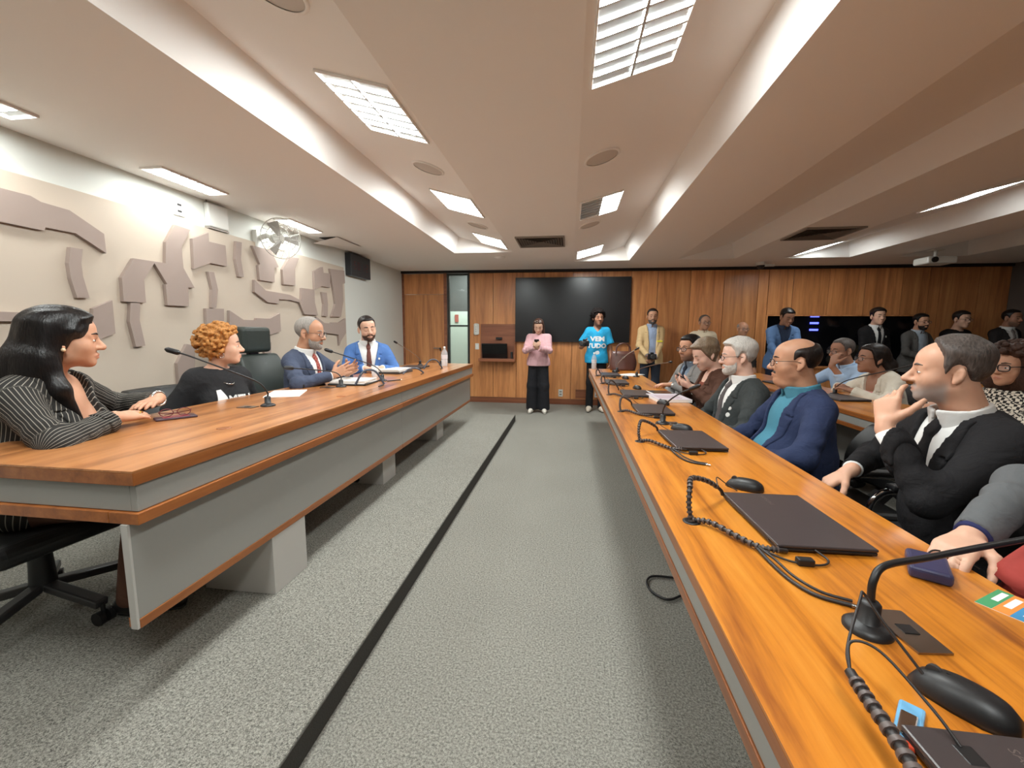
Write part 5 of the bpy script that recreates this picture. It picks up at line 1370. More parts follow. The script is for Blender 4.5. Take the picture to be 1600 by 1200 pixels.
# ================================================================== who is in the room
SK = {k: skin_mat('skin_'+k, c, b_) for k, c, b_ in (
    ('fair', srgb(224, 184, 164), srgb(150, 122, 108)), ('light', srgb(214, 172, 148), srgb(126, 102, 90)), ('tan', srgb(200, 152, 124), srgb(116, 90, 76)),
    ('olive', srgb(188, 142, 114), srgb(98, 78, 68)), ('brown', srgb(166, 122, 98), srgb(90, 68, 58)), ('dark', srgb(120, 78, 58), srgb(60, 42, 36)), ('greyb', srgb(212, 166, 140), srgb(168, 156, 150)))}
HM = {k: hair_mat('hair_'+k, *a) for k, a in dict(black=(srgb(22, 19, 19), .32), dark=(srgb(34, 27, 25), .42), brown=(srgb(70, 48, 38), .45), grey=(srgb(150, 144, 138), .55, .25), white=(srgb(196, 192, 186), .55, .2), saltpep=(srgb(86, 78, 74), .5, .45), blond=(srgb(176, 120, 62), .6, .4, (40, 40, 40)), ash=(srgb(122, 104, 84), .45, .4), curl=(srgb(64, 42, 32), .6, .4, (40, 40, 40)), afro=(srgb(34, 29, 28), .85, .3, (60, 60, 60), .1)).items()}
CL = lambda n, c, **k: cloth_mat('cloth_'+n, srgb(*c), **k)
white_shirt = CL('white_shirt', (226, 226, 224), weave=.2)
black_shoe = plain('shoe_black', srgb(26, 24, 24), .3)
SHORT = dict(style='s', hl='short', top=.016, side=.008)
dark_tr = CL('dark_trousers', (34, 33, 36))
rim_b = plain('rim_black', srgb(24, 22, 22), .3); rim_m = plain('rim_metal', srgb(90, 80, 74), .3, .7)
LAP = lambda q, x=.14, y=.26, z=.62: dict(w=(q*x, y, z), pole=(q*.8, -.6, -.3), n=(0, 0, -1), curl=(.4, .4, .45, .5))
def bvh_of(T_, names):
    vs, fs = [], []
    for o in T_.children_recursive:
        if o.type == 'MESH' and o.name.split('.')[0] in names:
            k = len(vs); vs += [v.co.copy() for v in o.data.vertices]; fs += [[i+k for i in p.vertices] for p in o.data.polygons]
    return BVHTree.FromPolygons(vs, fs)
def stick_on(R_, x, z, names=('jacket', 'lapel', 'shirt'), bv=None):
    T_, J, tp, toP, Rt, Rh = R_
    bv = bv or bvh_of(T_, names); d = Vector((Rt@np.array([0, -1, 0])).tolist())
    hit = bv.ray_cast(Vector(tp(x, .5, z).tolist()), d)
    return (hit[0], hit[1]) if hit[0] is not None else (Vector(tp(x, .14, z).tolist()), -d)
def badge(R_, x, z, r=.014, mat=None, name='badge'):
    p, n = stick_on(R_, x, z); MB().cyl(p, p+n*.004, r, r*.85, n=18).build(name, mat or M['white'], R_[0])
def print_text(R_, s, size, x, z, mat, bold=.004, names=('shirt',), stretch=(1, 1)):
    T_, J, tp, toP, Rt, Rh = R_
    me = text_mesh(s, size, bold); bm = bmesh.new(); bm.from_mesh(me); bmesh.ops.triangulate(bm, faces=bm.faces[:]); bmesh.ops.subdivide_edges(bm, edges=[e for e in bm.edges if e.calc_length() > .012], cuts=2)
    bv = bvh_of(T_, names); d = Vector((Rt@np.array([0, -1, 0])).tolist())
    for v in bm.verts:
        o_ = tp(x-v.co.x*stretch[0]*1.0, .5, z+v.co.y*stretch[1]); hit = bv.ray_cast(Vector(o_.tolist()), d)
        v.co = hit[0]-d*.004 if hit[0] is not None else Vector(tp(x-v.co.x, .14, z+v.co.y).tolist())
    bm.to_mesh(me); bm.free(); me.materials.clear()
    return link_mesh('lettering', me, mat, T_)
def facing(dx, dy): return math.atan2(-dx, dy)

# ---------------------------------------------------------------- front audience row
def p_chin():
    r = person('man in black suit resting his chin on his hand, nearest in front row', (1.42, 1.64, 0), PI/2, seat=.42, s=1.0, hs=.92, lean=.15, head=(-.50, .02, 0), girth=1.1, wf=1.04, h=.0055, hc=.008,
        arms={'L': dict(world=(1.10, 1.615, .975), wpole=(-.05, -.5, -.9), wd=(.16, .28, .95), wn=(.80, .35, -.25), curl=(.34, .80, 1.0, 1.1), thumb=.3),
              'R': dict(world=(1.16, 1.86, .745), wpole=(.3, .9, -.4), wd=(-.7, .1, -.55), wn=(.2, 0, -.9), curl=(.5, .6, .6, .6))},
        skin=SK['greyb'], nose=1.3, hair=dict(style='s', hl='reced', top=.020, side=.012, wave=.006, wf_=75), hairm=HM['saltpep'], brow=HM['saltpep'], stub=.9, eyes='near',
        outfit=dict(kind='suit', jacket=CL('black_suit', (30, 29, 31)), shirt=white_shirt, tie=CL('black_tie', (30, 28, 30)), trousers=dark_tr, shoes=black_shoe, wrinkle=.005, cuff=.02))
    return r
def p_bald():
    r = person('balding man with glasses and moustache in navy jacket over teal shirt', (1.25, 2.43, 0), PI/2, seat=.39, s=1.0, lean=.05, head=(-.28, 0, 0), girth=1.28, wf=1.12, belly=.04, fat=1.14, chin2=1.0, h=.0055, hc=.008,
        arms={'L': dict(w=(-.20, .36, .66), pole=(-.9, -.6, -.3), curl=(.4, .4, .45, .5)), 'R': LAP(1, .2, .34, .66)},
        skin=SK['olive'], hair=dict(style='s', hl='short', top=.010, side=.009, bald=True), hairm=HM['dark'], brow=HM['dark'], beard=dict(full=False, th=.004), beardm=HM['saltpep'], glasses=(rim_b, .026, .018), eyes='near', hs=1.02,
        outfit=dict(kind='suit', jacket=CL('navy_jacket', (44, 54, 84)), shirt=CL('teal_shirt', (72, 128, 148), weave=.25), open=.07, vwidth=.085, trousers=dark_tr, shoes=black_shoe, wrinkle=.006))
    return r
def p_white():
    r = person('white haired bearded man in dark grey suit with glasses and badges', (1.14, 3.02, 0), PI/2+.12, seat=.39, s=.99, hs=.98, lean=-.03, head=(-.25, .05, 0), girth=1.12, wf=1.05, h=.0065, hc=.009,
        arms={'L': LAP(-1, .14, .30, .64), 'R': LAP(1, .14, .30, .64)}, skin=SK['fair'], hair=dict(style='s', hl='short', top=.026, side=.012, wave=.003), hairm=HM['white'], brow=HM['grey'],
        beard=dict(th=.006), beardm=HM['white'], glasses=(rim_b, .026, .015), eyes='near',
        outfit=dict(kind='suit', jacket=CL('charcoal_suit', (58, 62, 62)), shirt=white_shirt, tie=CL('grey_tie', (88, 82, 82)), vdepth=.08, vwidth=.085, trousers=dark_tr, shoes=black_shoe))
    badge(r, -.105, .33, .013); badge(r, -.10, .285, .016); return r
def p_brown():
    r = person('woman with short ash hair in brown jacket looking down at her phone', (1.24, 3.72, 0), PI/2+.1, seat=.42, s=.95, lean=.10, head=(.0, .42, 0), female=True, bust=.9, h=.007, hc=.010,
        arms={'L': dict(world=(1.00, 3.58, .865), wpole=(.2, -.7, -.7), wd=(-.8, .35, .3), wn=(.0, .5, .6), curl=(.5, .6, .7, .7)), 'R': dict(world=(1.00, 3.74, .865), wpole=(.2, .7, -.7), wd=(-.85, -.2, .3), wn=(.0, -.5, .6), curl=(.5, .6, .7, .7))},
        skin=SK['fair'], hair=dict(style='s', hl='woman', top=.025, side=.018, wave=.008, wf_=70), hairm=HM['ash'], brow=HM['ash'], eyes='closed',
        outfit=dict(kind='suit', jacket=CL('brown_jacket', (86, 58, 46)), under=CL('rust_top', (130, 72, 56)), under_top=.42, shirt=None, vdepth=.2, trousers=dark_tr, shoes=black_shoe))
    badge(r, -.10, .32, .014); badge(r, -.13, .345, .008); return r
def p_grey():
    r = person('young man with black glasses in light grey suit, farthest in front row', (1.20, 4.30, 0), PI/2+.42, seat=.42, s=.97, lean=.05, head=(.08, .05, 0), h=.007, hc=.010,
        arms={'L': dict(world=(.97, 4.12, .82), wpole=(.2, -.7, -.7), wd=(-.9, .2, 0), wn=(0, 0, -1)), 'R': LAP(1)}, skin=SK['tan'], hair=SHORT, hairm=HM['black'], brow=HM['black'], stub=.8,
        glasses=(rim_b, .026, .017, .0026), eyes='near', outfit=dict(kind='suit', jacket=CL('light_grey_suit', (140, 138, 136)), shirt=CL('blue_grey_shirt', (120, 134, 150)), tie=CL('navy_tie', (40, 44, 56)), trousers=dark_tr, shoes=black_shoe))
    badge(r, -.10, .34, .010); return r
def p_edge():
    return person('person in grey jacket at right edge, only sleeve and hand showing', (1.40, .84, 0), PI/2, seat=.38, s=1.0, lean=.16, girth=1.1, h=.007, hc=.009,
        arms={'R': dict(world=(.975, 1.115, .815), wpole=(.3, .9, .3), wd=(-.8, -.55, -.1), wn=(0, 0, -1), curl=(.5, .55, .6, .6), thumb=.75), 'L': LAP(-1, .16, .30, .62)},
        skin=SK['light'], hair=SHORT, hairm=HM['dark'], brow=HM['dark'], outfit=dict(kind='suit', jacket=CL('mid_grey_jacket', (96, 98, 100)), shirt=CL('navy_shirt', (46, 50, 92)), open=.09, vwidth=.09, trousers=dark_tr, shoes=black_shoe, cuff=.01))

# ---------------------------------------------------------------- committee desk
def stripes(V, J, tp, Rt, O, s):
    """pinstripe coordinate: around the limb for sleeves, around the chest for the trunk"""
    L = (V-O)@Rt/s; out = np.arctan2(L[:, 0], L[:, 1]+.02)*.14; best = np.full(len(V), .066*s)
    for sd in 'LR':
        sh, el, w_, hd, hn = J[sd]
        for a, b in ((sh+(el-sh)*.18, el), (el, w_)):
            ba = b-a; t = np.clip(((V-a)@ba)/(ba@ba), 0, 1); q = V-a-t[:, None]*ba; d = np.linalg.norm(q, axis=1)
            e1_, e2_ = frame_of(Vector(ba.tolist())); ang = np.arctan2(q@np.array(e2_), q@np.array(e1_))*.058
            m_ = d < best+.012; m_ &= (np.abs(L[:, 0]) > .15) | (d < .075*s); out[m_] = ang[m_]; best[m_] = np.minimum(best, d)[m_]
    return {'stripe': out+2.0}
def p_pin():
    bl = cloth_mat('pinstripe', srgb(44, 42, 40), stripe=('stripe', .0125, .16, srgb(150, 144, 134)), weave=.3)
    hp = [cap((-.05, -.04, .05), (-.075, -.05, -.08), .05, .045, k=.03), cap((.05, -.045, .05), (.075, -.055, -.10), .048, .042, k=.03), cap((0, -.07, .04), (0, -.11, -.12), .07, .075, k=.04),
          cap((0, -.11, -.10), (.01, -.17, -.27), .075, .055, k=.04), cap((.075, -.055, -.09), (.105, -.015, -.21), .036, .032, k=.03), cap((.105, -.015, -.21), (.092, .035, -.33), .032, .016, k=.03), cap((.06, -.075, -.08), (.075, -.12, -.26), .045, .035, k=.03), cap((-.075, -.05, -.08), (-.09, -.06, -.26), .045, .035, k=.03),
          cap((.03, .05, .085), (.075, .035, .03), .022, .018, k=.03), cap((-.03, .05, .085), (-.075, .035, .03), .022, .018, k=.03)]
    r = person('woman with long black hair in pinstripe blazer leaning on the desk', (-2.20, 1.41, DAIS_Z), facing(.92, .39), seat=.43, s=.99, hs=.99, lean=.22, head=(.50, .06, 0), female=True, bust=1.15, girth=1.18, wf=1.02, belly=.01, h=.0055, hc=.007, fat=1.04,
        arms={'R': dict(world=(-1.885, 1.50, .935), wpole=(.25, -.9, -.25), wd=(-.12, 1, -.06), wn=(-.35, 0, -1), curl=(.10, .10, .12, .14), spread=.06), 'L': dict(world=(-2.03, 1.83, .962), wpole=(-.1, .8, -.4), wd=(.42, -.9, -.08), wn=(0, 0, -1), curl=(.12, .12, .14, .16))},
        skin=SK['tan'], nose=1.0, hair=dict(style='l', hl='woman', top=.020, side=.016, h=.006, extra=hp, wave=.003, wf_=60, part=.01), hairm=HM['black'], brow=HM['black'], eyes='near',
        outfit=dict(kind='suit', jacket=bl, lapelm=bl, shirt=None, under=CL('mint_top', (206, 222, 212), weave=.15), under_top=.30, vdepth=.13, vwidth=.10, attrs=stripes, trousers=CL('brown_trousers', (96, 66, 52)), shoes=black_shoe, wrinkle=.006, cuff=.03))
    T_, J, tp, toP, Rt, Rh = r
    MB().ball(toP((.083, -.002, -.045)), .008, 12, 8).build('earring', plain('pearl', srgb(230, 205, 170), .2, .3), T_); MB().ball(toP((.086, -.012, .014)), .004, 10, 6).build('earring', M['chrome'], T_)
    for z_ in (.20, .155): badge(r, -.075, z_, .011, plain('silver_button', srgb(190, 184, 170), .3, .8), 'button')
    sh, el, w_, hd, hn = J['L']; u = nrm(w_-el)
    MB().tube([w_+u*.0+.034*(np.array(frame_of(Vector(u.tolist()))[0])*math.cos(a)+np.array(frame_of(Vector(u.tolist()))[1])*math.sin(a)) for a in np.linspace(0, 2*PI, 25)], .006, 8, False).build('bracelet', M['chrome'], T_)
    sh, el, w_, hd, hn = J['R']
    q = w_+hd*.125; MB().tube([q+np.array([.0, 0, 0])+.0115*np.array([math.cos(a)*1.0, 0, math.sin(a)]) for a in np.linspace(0, 2*PI, 17)], .0022, 6, False).build('ring', plain('gold', srgb(220, 170, 80), .25, 1), T_)
    return r
def p_curly():
    r = person('woman with curly blond hair in black printed t-shirt', (-2.27, 2.44, DAIS_Z), facing(1, -.30), seat=.40, s=.93, lean=.08, head=(1.0, -.02, 0), female=True, bust=.85, h=.0065, hc=.008,
        arms={'R': dict(w=(.19, .14, .56), pole=(.5, -.9, -.3)), 'L': dict(w=(-.19, .14, .56), pole=(-.5, -.9, -.3))}, skin=SK['light'],
        hair=dict(style='c', hl='woman', top=.02, side=.016, h=.005, blobs=420, blob_r=.0125, vol=(.045, .045, .045), seed=5, wave=.003), hairm=HM['blond'], brow=HM['brown'], eyes='near',
        outfit=dict(kind='tee', shirt=CL('black_tee', (40, 40, 42)), sleeve=.85, loose=.022, neck=.012, trousers=dark_tr, shoes=black_shoe))
    T_, J, tp, toP, Rt, Rh = r
    bv = bvh_of(T_, ('shirt',)); d = Vector((Rt@np.array([0, -1, 0])).tolist())
    def patch(poly, nm='shirt_print'):
        bm = bmesh.new(); bm.faces.new([bm.verts.new((a, b, 0)) for a, b in poly]); bmesh.ops.triangulate(bm, faces=bm.faces[:])
        bmesh.ops.subdivide_edges(bm, edges=bm.edges[:], cuts=4, use_grid_fill=True)
        for v in bm.verts:
            hit = bv.ray_cast(Vector(tp(v.co.x, .5, v.co.y).tolist()), d); v.co = hit[0]-d*.0035 if hit[0] is not None else Vector(tp(v.co.x, .15, v.co.y).tolist())
        me = bpy.data.meshes.new(nm); bm.to_mesh(me); bm.free(); link_mesh(nm, me, white_shirt, T_)
    patch([(.11, .12), (.105, .30), (.09, .385), (.065, .39), (.04, .34), (.02, .26), (.0, .12)]); patch([(-.015, .12), (-.10, .12), (-.10, .24), (-.06, .25), (-.03, .21)])
    print_text(r, 'MEU', .075, -.045, .315, white_shirt, .003)
    MB().tube([Vector(p) for p in spline([tp(.065, -.02, .50), tp(.055, .06, .45), tp(.02, .125, .425), tp(-.02, .125, .425), tp(-.055, .06, .45), tp(-.065, -.02, .50)], 6)], .0035, 6).build('necklace', M['chrome'], T_)
    MB().tube([toP((.084+.0*a, -.004+.014*math.cos(a), -.058+.016*math.sin(a))) for a in np.linspace(0, 2*PI, 17)], .002, 6, False).build('earring', M['chrome'], T_)
    return r
def p_speaker():
    return person('grey haired bearded man with glasses in slate suit gesturing while speaking', (-2.19, 3.20, DAIS_Z), -PI/2, seat=.43, s=1.0, lean=.10, head=(.12, .08, 0), girth=1.12, wf=1.05, h=.0065, hc=.009,
        arms={'R': dict(world=(-1.845, 3.07, .955), wpole=(.1, -.9, -.5), wd=(.75, .4, .4), wn=(-.3, .9, -.1), curl=(.15, .18, .2, .25), spread=.1), 'L': dict(world=(-1.835, 3.29, .955), wpole=(.1, .9, -.5), wd=(.75, -.3, .45), wn=(-.2, -.9, -.1), curl=(.15, .18, .2, .25), spread=.1)},
        skin=SK['olive'], hair=dict(style='s', hl='reced', top=.007, side=.007), hairm=HM['grey'], brow=HM['grey'], stub=.5, beard=dict(th=.004), beardm=HM['grey'], glasses=(rim_m, .026, .018), eyes='near',
        outfit=dict(kind='suit', jacket=CL('slate_suit', (70, 78, 98)), shirt=white_shirt, tie=cloth_mat('red_tie', srgb(128, 52, 50), check=(60, srgb(170, 96, 84))), vdepth=.1, vwidth=.085, trousers=dark_tr, shoes=black_shoe, cuff=.01))
def p_blue():
    r = person('bearded man in bright blue suit with brown tie at far desk end', (-2.16, 4.32, DAIS_Z), facing(.50, -.87), seat=.46, s=1.02, lean=.03, head=(.18, .12, .12), wf=1.06, h=.007, hc=.009,
        arms={'R': dict(world=(-2.06, 4.03, .925), wpole=(-.8, -.2, -.8), wd=(.9, .1, 0), wn=(0, 0, -1)), 'L': dict(world=(-1.90, 4.10, .925), wpole=(.7, .5, -.9), wd=(-.9, -.3, 0), wn=(0, 0, -1))},
        skin=SK['light'], hair=dict(style='s', hl='buzz', top=.009, side=.005), hairm=HM['dark'], brow=HM['dark'], stub=.6, beard=dict(th=.0025), beardm=HM['brown'], eyes='closed',
        outfit=dict(kind='suit', jacket=CL('bright_blue_suit', (78, 114, 172)), shirt=white_shirt, tie=CL('brown_tie', (104, 64, 58)), vdepth=.05, vwidth=.095, trousers=dark_tr, shoes=black_shoe))
    badge(r, -.10, .36, .012); badge(r, -.13, .20, .036, M['paper']); return r

# ---------------------------------------------------------------- standing along the back wall
def p_phonegirl():
    return person('young woman in pink striped blouse and black trousers reading her phone', (-.50, 6.83, 0), PI, False, s=.885, lean=.02, head=(0, .45, 0), female=True, bust=.8, h=.008, hc=.010, fr=1.1,
        arms={'L': dict(w=(-.02, .30, 1.06), pole=(-.8, -.1, -.8), d=(.5, .5, .6), n=(.5, -.6, .2), curl=(.6, .7, .7, .7)), 'R': dict(w=(.03, .30, 1.07), pole=(.8, -.1, -.8), d=(-.5, .5, .6), n=(-.5, -.6, .2), curl=(.6, .7, .7, .7))},
        skin=SK['light'], hair=dict(style='l', hl='woman', top=.014, side=.012, extra=[cap((0, -.06, .03), (0, -.085, -.18), .07, .06, k=.03), cap((.07, -.02, .0), (.085, -.01, -.16), .03, .025), cap((-.07, -.02, .0), (-.085, -.01, -.16), .03, .025)]), hairm=HM['brown'], brow=HM['brown'], eyes='closed',
        outfit=dict(kind='blouse', shirt=cloth_mat('pink_stripe', srgb(206, 150, 156), stripe=('X', .022, .3, srgb(232, 206, 208))), sleeve=1, loose=.03, hem=-.06, neck=.014, trousers=CL('black_wide', (36, 36, 40)), leg=(.098, .098, .105), shoes=plain('shoe_white', srgb(228, 222, 210), .5), sole=M['white'], wrinkle=.007))
def p_tee():
    r = person('young man with dark afro in turquoise printed t-shirt and black trousers', (.44, 7.10, 0), PI, False, s=.965, lean=0, head=(.25, .02, 0), h=.008, hc=.009, fr=1.1, wf=.96, girth=.94,
        arms={'R': dict(w=(.22, .27, 1.10), pole=(.35, -.9, -.6), d=(-.1, .8, .4), n=(-.9, .1, 0), curl=(.8, .8, .8, .8)), 'L': dict(w=(-.235, .03, .815), pole=(-.4, -.8, 0), d=(.3, .1, -.9), n=(.9, 0, .1))},
        skin=SK['brown'], hair=dict(style='a', hl='short', top=.03, side=.02, extra=[ell((0, -.03, .058), (.118, .112, .098), k=.02)], carve=[ell((0, .15, -.055), (.056, .085, .105), k=.02, op='-'), ell((0, .05, -.12), (.09, .09, .07), k=.02, op='-')], blobs=420, blob_r=.012, vol=(.045, .03, .05), seed=9), hairm=HM['afro'], brow=HM['black'],
        outfit=dict(kind='tee', shirt=CL('turquoise_tee', (44, 160, 208)), sleeve=.72, loose=.028, hem=-.09, neck=.012, vneck=.05, trousers=CL('black_jeans', (32, 32, 34)), leg=(.085, .068, .06), shoes=plain('sneaker_cream', srgb(226, 214, 196), .6), sole=plain('sole_black', srgb(40, 36, 36), .6), wrinkle=.008))
    W_ = plain('print_white', srgb(228, 230, 232), .7)
    print_text(r, 'VEM', .125, 0, .315, W_, .006, stretch=(1, .85)); print_text(r, 'TUDO', .115, .01, .20, W_, .006, stretch=(.95, .9))
    T_ = r[0]; p, n = stick_on(r, .0, .09)
    MB().cyl(p-n*.002, p+n*.004, .035, n=16).build('pass_badge', W_, T_)
    return r
def p_tan():
    r = person('bearded man in tan blazer holding a camera at his waist', (1.33, 7.28, 0), PI, False, s=.985, lean=0, head=(-.05, .05, 0), h=.009, hc=.010, fr=1.1,
        arms={'R': dict(w=(.10, .28, .95), pole=(.9, -.6, -.2), d=(-.8, .4, -.1), n=(0, -.4, -.9), curl=(.6, .6, .6, .6)), 'L': dict(w=(-.03, .25, .90), pole=(-.9, -.6, -.2), d=(.7, .3, -.4), n=(0, -.6, .2), curl=(.6, .6, .6, .6))},
        skin=SK['olive'], hair=dict(style='s', hl='buzz', top=.010, side=.006), hairm=HM['dark'], brow=HM['dark'], beard=dict(th=.005), beardm=HM['saltpep'],
        outfit=dict(kind='suit', jacket=CL('tan_blazer', (208, 178, 132)), shirt=CL('pale_blue_shirt', (150, 164, 190)), open=.05, vdepth=.12, vwidth=.075, trousers=CL('jeans', (50, 56, 68)), shoes=black_shoe, hem=-.12))
    p, n = stick_on(r, -.11, .26); MB().box((-.045, -.012, 0), (.045, .012, .003), M=Matrix.Translation(p+n*.004)@n.to_track_quat('Z', 'Y').to_matrix().to_4x4()).build('yellow_sticker', plain('sticker_yellow', srgb(236, 226, 50), .5), r[0]); return r
def p_polo():
    return person('older man with glasses in cream polo shirt by the wood wall', (2.13, 7.28, 0), PI, False, s=.925, head=(.1, .05, 0), girth=1.12, h=.009, hc=.011, skin=SK['olive'], hair=dict(style='s', hl='reced', top=.010, side=.008), hairm=HM['saltpep'], brow=HM['dark'], glasses=(rim_m, .026, .018),
        arms={'L': dict(w=(-.27, .06, .78), pole=(-.6, -1, 0)), 'R': dict(w=(.27, .06, .78), pole=(.6, -1, 0))}, outfit=dict(kind='polo', shirt=CL('cream_polo', (226, 212, 186)), collar=True, sleeve=.8, loose=.024, hem=-.12, trousers=CL('brown_slacks', (70, 54, 46)), shoes=black_shoe))
def p_old():
    return person('elderly man with thin grey hair and glasses in dark jacket', (2.72, 7.30, 0), PI, False, s=.865, head=(.15, .08, 0), girth=1.05, h=.009, hc=.011, skin=SK['tan'], hair=dict(style='s', hl='short', top=.008, side=.008, bald=True), hairm=HM['grey'], brow=HM['grey'], glasses=(rim_m, .026, .018),
        arms={'L': dict(w=(-.2, .12, .76), pole=(-.6, -1, 0)), 'R': dict(w=(.2, .12, .76), pole=(.6, -1, 0))}, outfit=dict(kind='suit', jacket=CL('dark_jacket', (46, 42, 40)), shirt=CL('plaid_shirt', (150, 120, 96)), vdepth=.1, trousers=dark_tr, shoes=black_shoe))
def p_bend():
    return person('dark haired man in blue suit bending over papers', (3.16, 6.95, 0), PI-.1, False, s=.985, lean=.22, head=(.2, .35, 0), wf=1.08, h=.009, hc=.011, fr=1.1, skin=SK['brown'], hair=dict(style='s', hl='short', top=.014, side=.007), hairm=HM['black'], brow=HM['black'], eyes='closed',
        arms={'R': dict(w=(.12, .46, .86), pole=(.9, -.6, -.2), d=(.3, .7, -.4), n=(-.7, 0, -.4), curl=(.5, .5, .6, .6)), 'L': dict(w=(-.12, .46, .88), pole=(-.9, -.6, -.2), d=(.4, .7, -.2), n=(.6, 0, -.5), curl=(.5, .5, .6, .6))},
        outfit=dict(kind='suit', jacket=CL('steel_blue_suit', (92, 122, 164)), shirt=CL('ink_shirt', (54, 66, 90)), vdepth=.12, vwidth=.08, trousers=CL('ink_trousers', (36, 40, 56)), shoes=black_shoe))
DOWN = {'L': dict(w=(-.16, .16, .80), pole=(-.8, -.8, 0), d=(.7, .2, -.6), n=(.2, -.8, 0)), 'R': dict(w=(.14, .18, .82), pole=(.8, -.8, 0), d=(-.7, .2, -.6), n=(-.2, -.8, 0))}
def p_blacktie():
    r = person('young man in black suit, white shirt and thin black tie', (4.62, 7.26, 0), PI+.1, False, s=.985, head=(-.15, 0, 0), h=.009, hc=.011, skin=SK['light'], hair=dict(style='s', hl='short', top=.022, side=.008), hairm=HM['dark'], brow=HM['dark'], arms=DOWN,
        outfit=dict(kind='suit', jacket=CL('jet_suit', (26, 25, 27)), shirt=white_shirt, tie=CL('jet_tie', (22, 22, 24)), vdepth=.05, vwidth=.085, trousers=dark_tr, shoes=black_shoe)); badge(r, -.10, .37, .016); return r
def p_gblazer():
    return person('man with glasses in grey blazer and pale blue shirt, hands clasped', (5.18, 7.22, 0), PI+.15, False, s=.935, head=(.0, .02, 0), girth=1.1, h=.009, hc=.011, fr=1.1, skin=SK['tan'], hair=SHORT, hairm=HM['black'], brow=HM['black'], beard=dict(th=.004), beardm=HM['dark'], glasses=(rim_b, .026, .016),
        arms={'L': dict(w=(-.07, .26, .98), pole=(-.9, -.4, -.3), d=(.9, .2, 0), n=(0, -.9, 0), curl=(.5, .5, .5, .5)), 'R': dict(w=(.07, .28, .96), pole=(.9, -.4, -.3), d=(-.9, .2, 0), n=(0, -.9, 0), curl=(.5, .5, .5, .5))},
        outfit=dict(kind='suit', jacket=CL('grey_blazer', (86, 84, 82)), shirt=CL('ice_shirt', (170, 182, 194)), open=.075, vwidth=.08, trousers=dark_tr, shoes=black_shoe))
def p_blackt():
    return person('man with glasses in plain black shirt against the dark wall', (5.74, 7.26, 0), PI+.1, False, s=.96, head=(.05, .05, 0), girth=1.05, h=.009, hc=.011, skin=SK['light'], hair=SHORT, hairm=HM['dark'], brow=HM['dark'], glasses=(rim_b, .026, .018), arms=DOWN,
        outfit=dict(kind='tee', shirt=CL('black_shirt', (26, 25, 26)), sleeve=.8, loose=.02, trousers=dark_tr, shoes=black_shoe))
def p_last():
    return person('man in dark suit and white shirt, farthest right along back wall', (6.33, 7.20, 0), PI+.15, False, s=.97, head=(.1, .03, 0), girth=1.08, h=.009, hc=.011, skin=SK['brown'], hair=dict(style='s', hl='buzz', top=.010, side=.005), hairm=HM['black'], brow=HM['black'], stub=.8, arms=DOWN,
        outfit=dict(kind='suit', jacket=CL('dim_suit', (40, 36, 36)), shirt=white_shirt, tie=CL('dim_tie', (120, 112, 110)), vdepth=.02, vwidth=.09, trousers=dark_tr, shoes=black_shoe))

# ---------------------------------------------------------------- second audience row
def p_cream():
    return person('woman with glasses and tied dark hair in cream jacket leaning on table', (2.80, 4.00, 0), PI/2+.1, seat=.42, s=.95, lean=.42, head=(-.15, -.05, 0), female=True, bust=.95, h=.008, hc=.010,
        arms={'L': dict(world=(2.36, 3.86, .83), wpole=(.4, -.8, -.4), wd=(-.4, .8, .2), wn=(0, 0, -1)), 'R': dict(world=(2.40, 4.14, .84), wpole=(.4, .8, -.4), wd=(-.3, -.8, .2), wn=(0, 0, -1))},
        skin=SK['brown'], hair=dict(style='l', hl='woman', top=.016, side=.014, extra=[cap((0, -.09, .01), (0, -.14, -.05), .05, .05, k=.03), cap((0, -.14, -.05), (.0, -.13, -.14), .045, .03, k=.03)]), hairm=HM['dark'], brow=HM['dark'], glasses=(rim_b, .026, .017), eyes='near',
        outfit=dict(kind='suit', jacket=CL('cream_jacket', (222, 214, 198)), under=CL('pink_top', (216, 150, 150)), under_top=.4, shirt=None, vdepth=.15, trousers=dark_tr, shoes=black_shoe))
def p_mouth():
    return person('man with glasses in pale blue shirt holding a hand before his mouth', (2.90, 4.72, 0), PI/2+.25, seat=.42, s=.97, lean=.28, head=(-.1, .05, 0), h=.008, hc=.010, fr=1.05,
        arms={'L': dict(world=(2.52, 4.47, 1.0), wpole=(-.1, -.5, -.8), wd=(.25, .05, .9), wn=(.8, .3, 0), curl=(.7, .8, .9, .9)), 'R': dict(world=(2.46, 4.78, .84), wpole=(.4, .8, -.4), wd=(-.6, -.6, 0), wn=(0, 0, -1))},
        skin=SK['brown'], hair=dict(style='s', hl='buzz', top=.009, side=.006), hairm=HM['saltpep'], brow=HM['dark'], glasses=(rim_m, .026, .018),
        outfit=dict(kind='blouse', shirt=CL('sky_shirt', (172, 196, 224)), collar=True, sleeve=1, loose=.02, trousers=dark_tr, shoes=black_shoe))
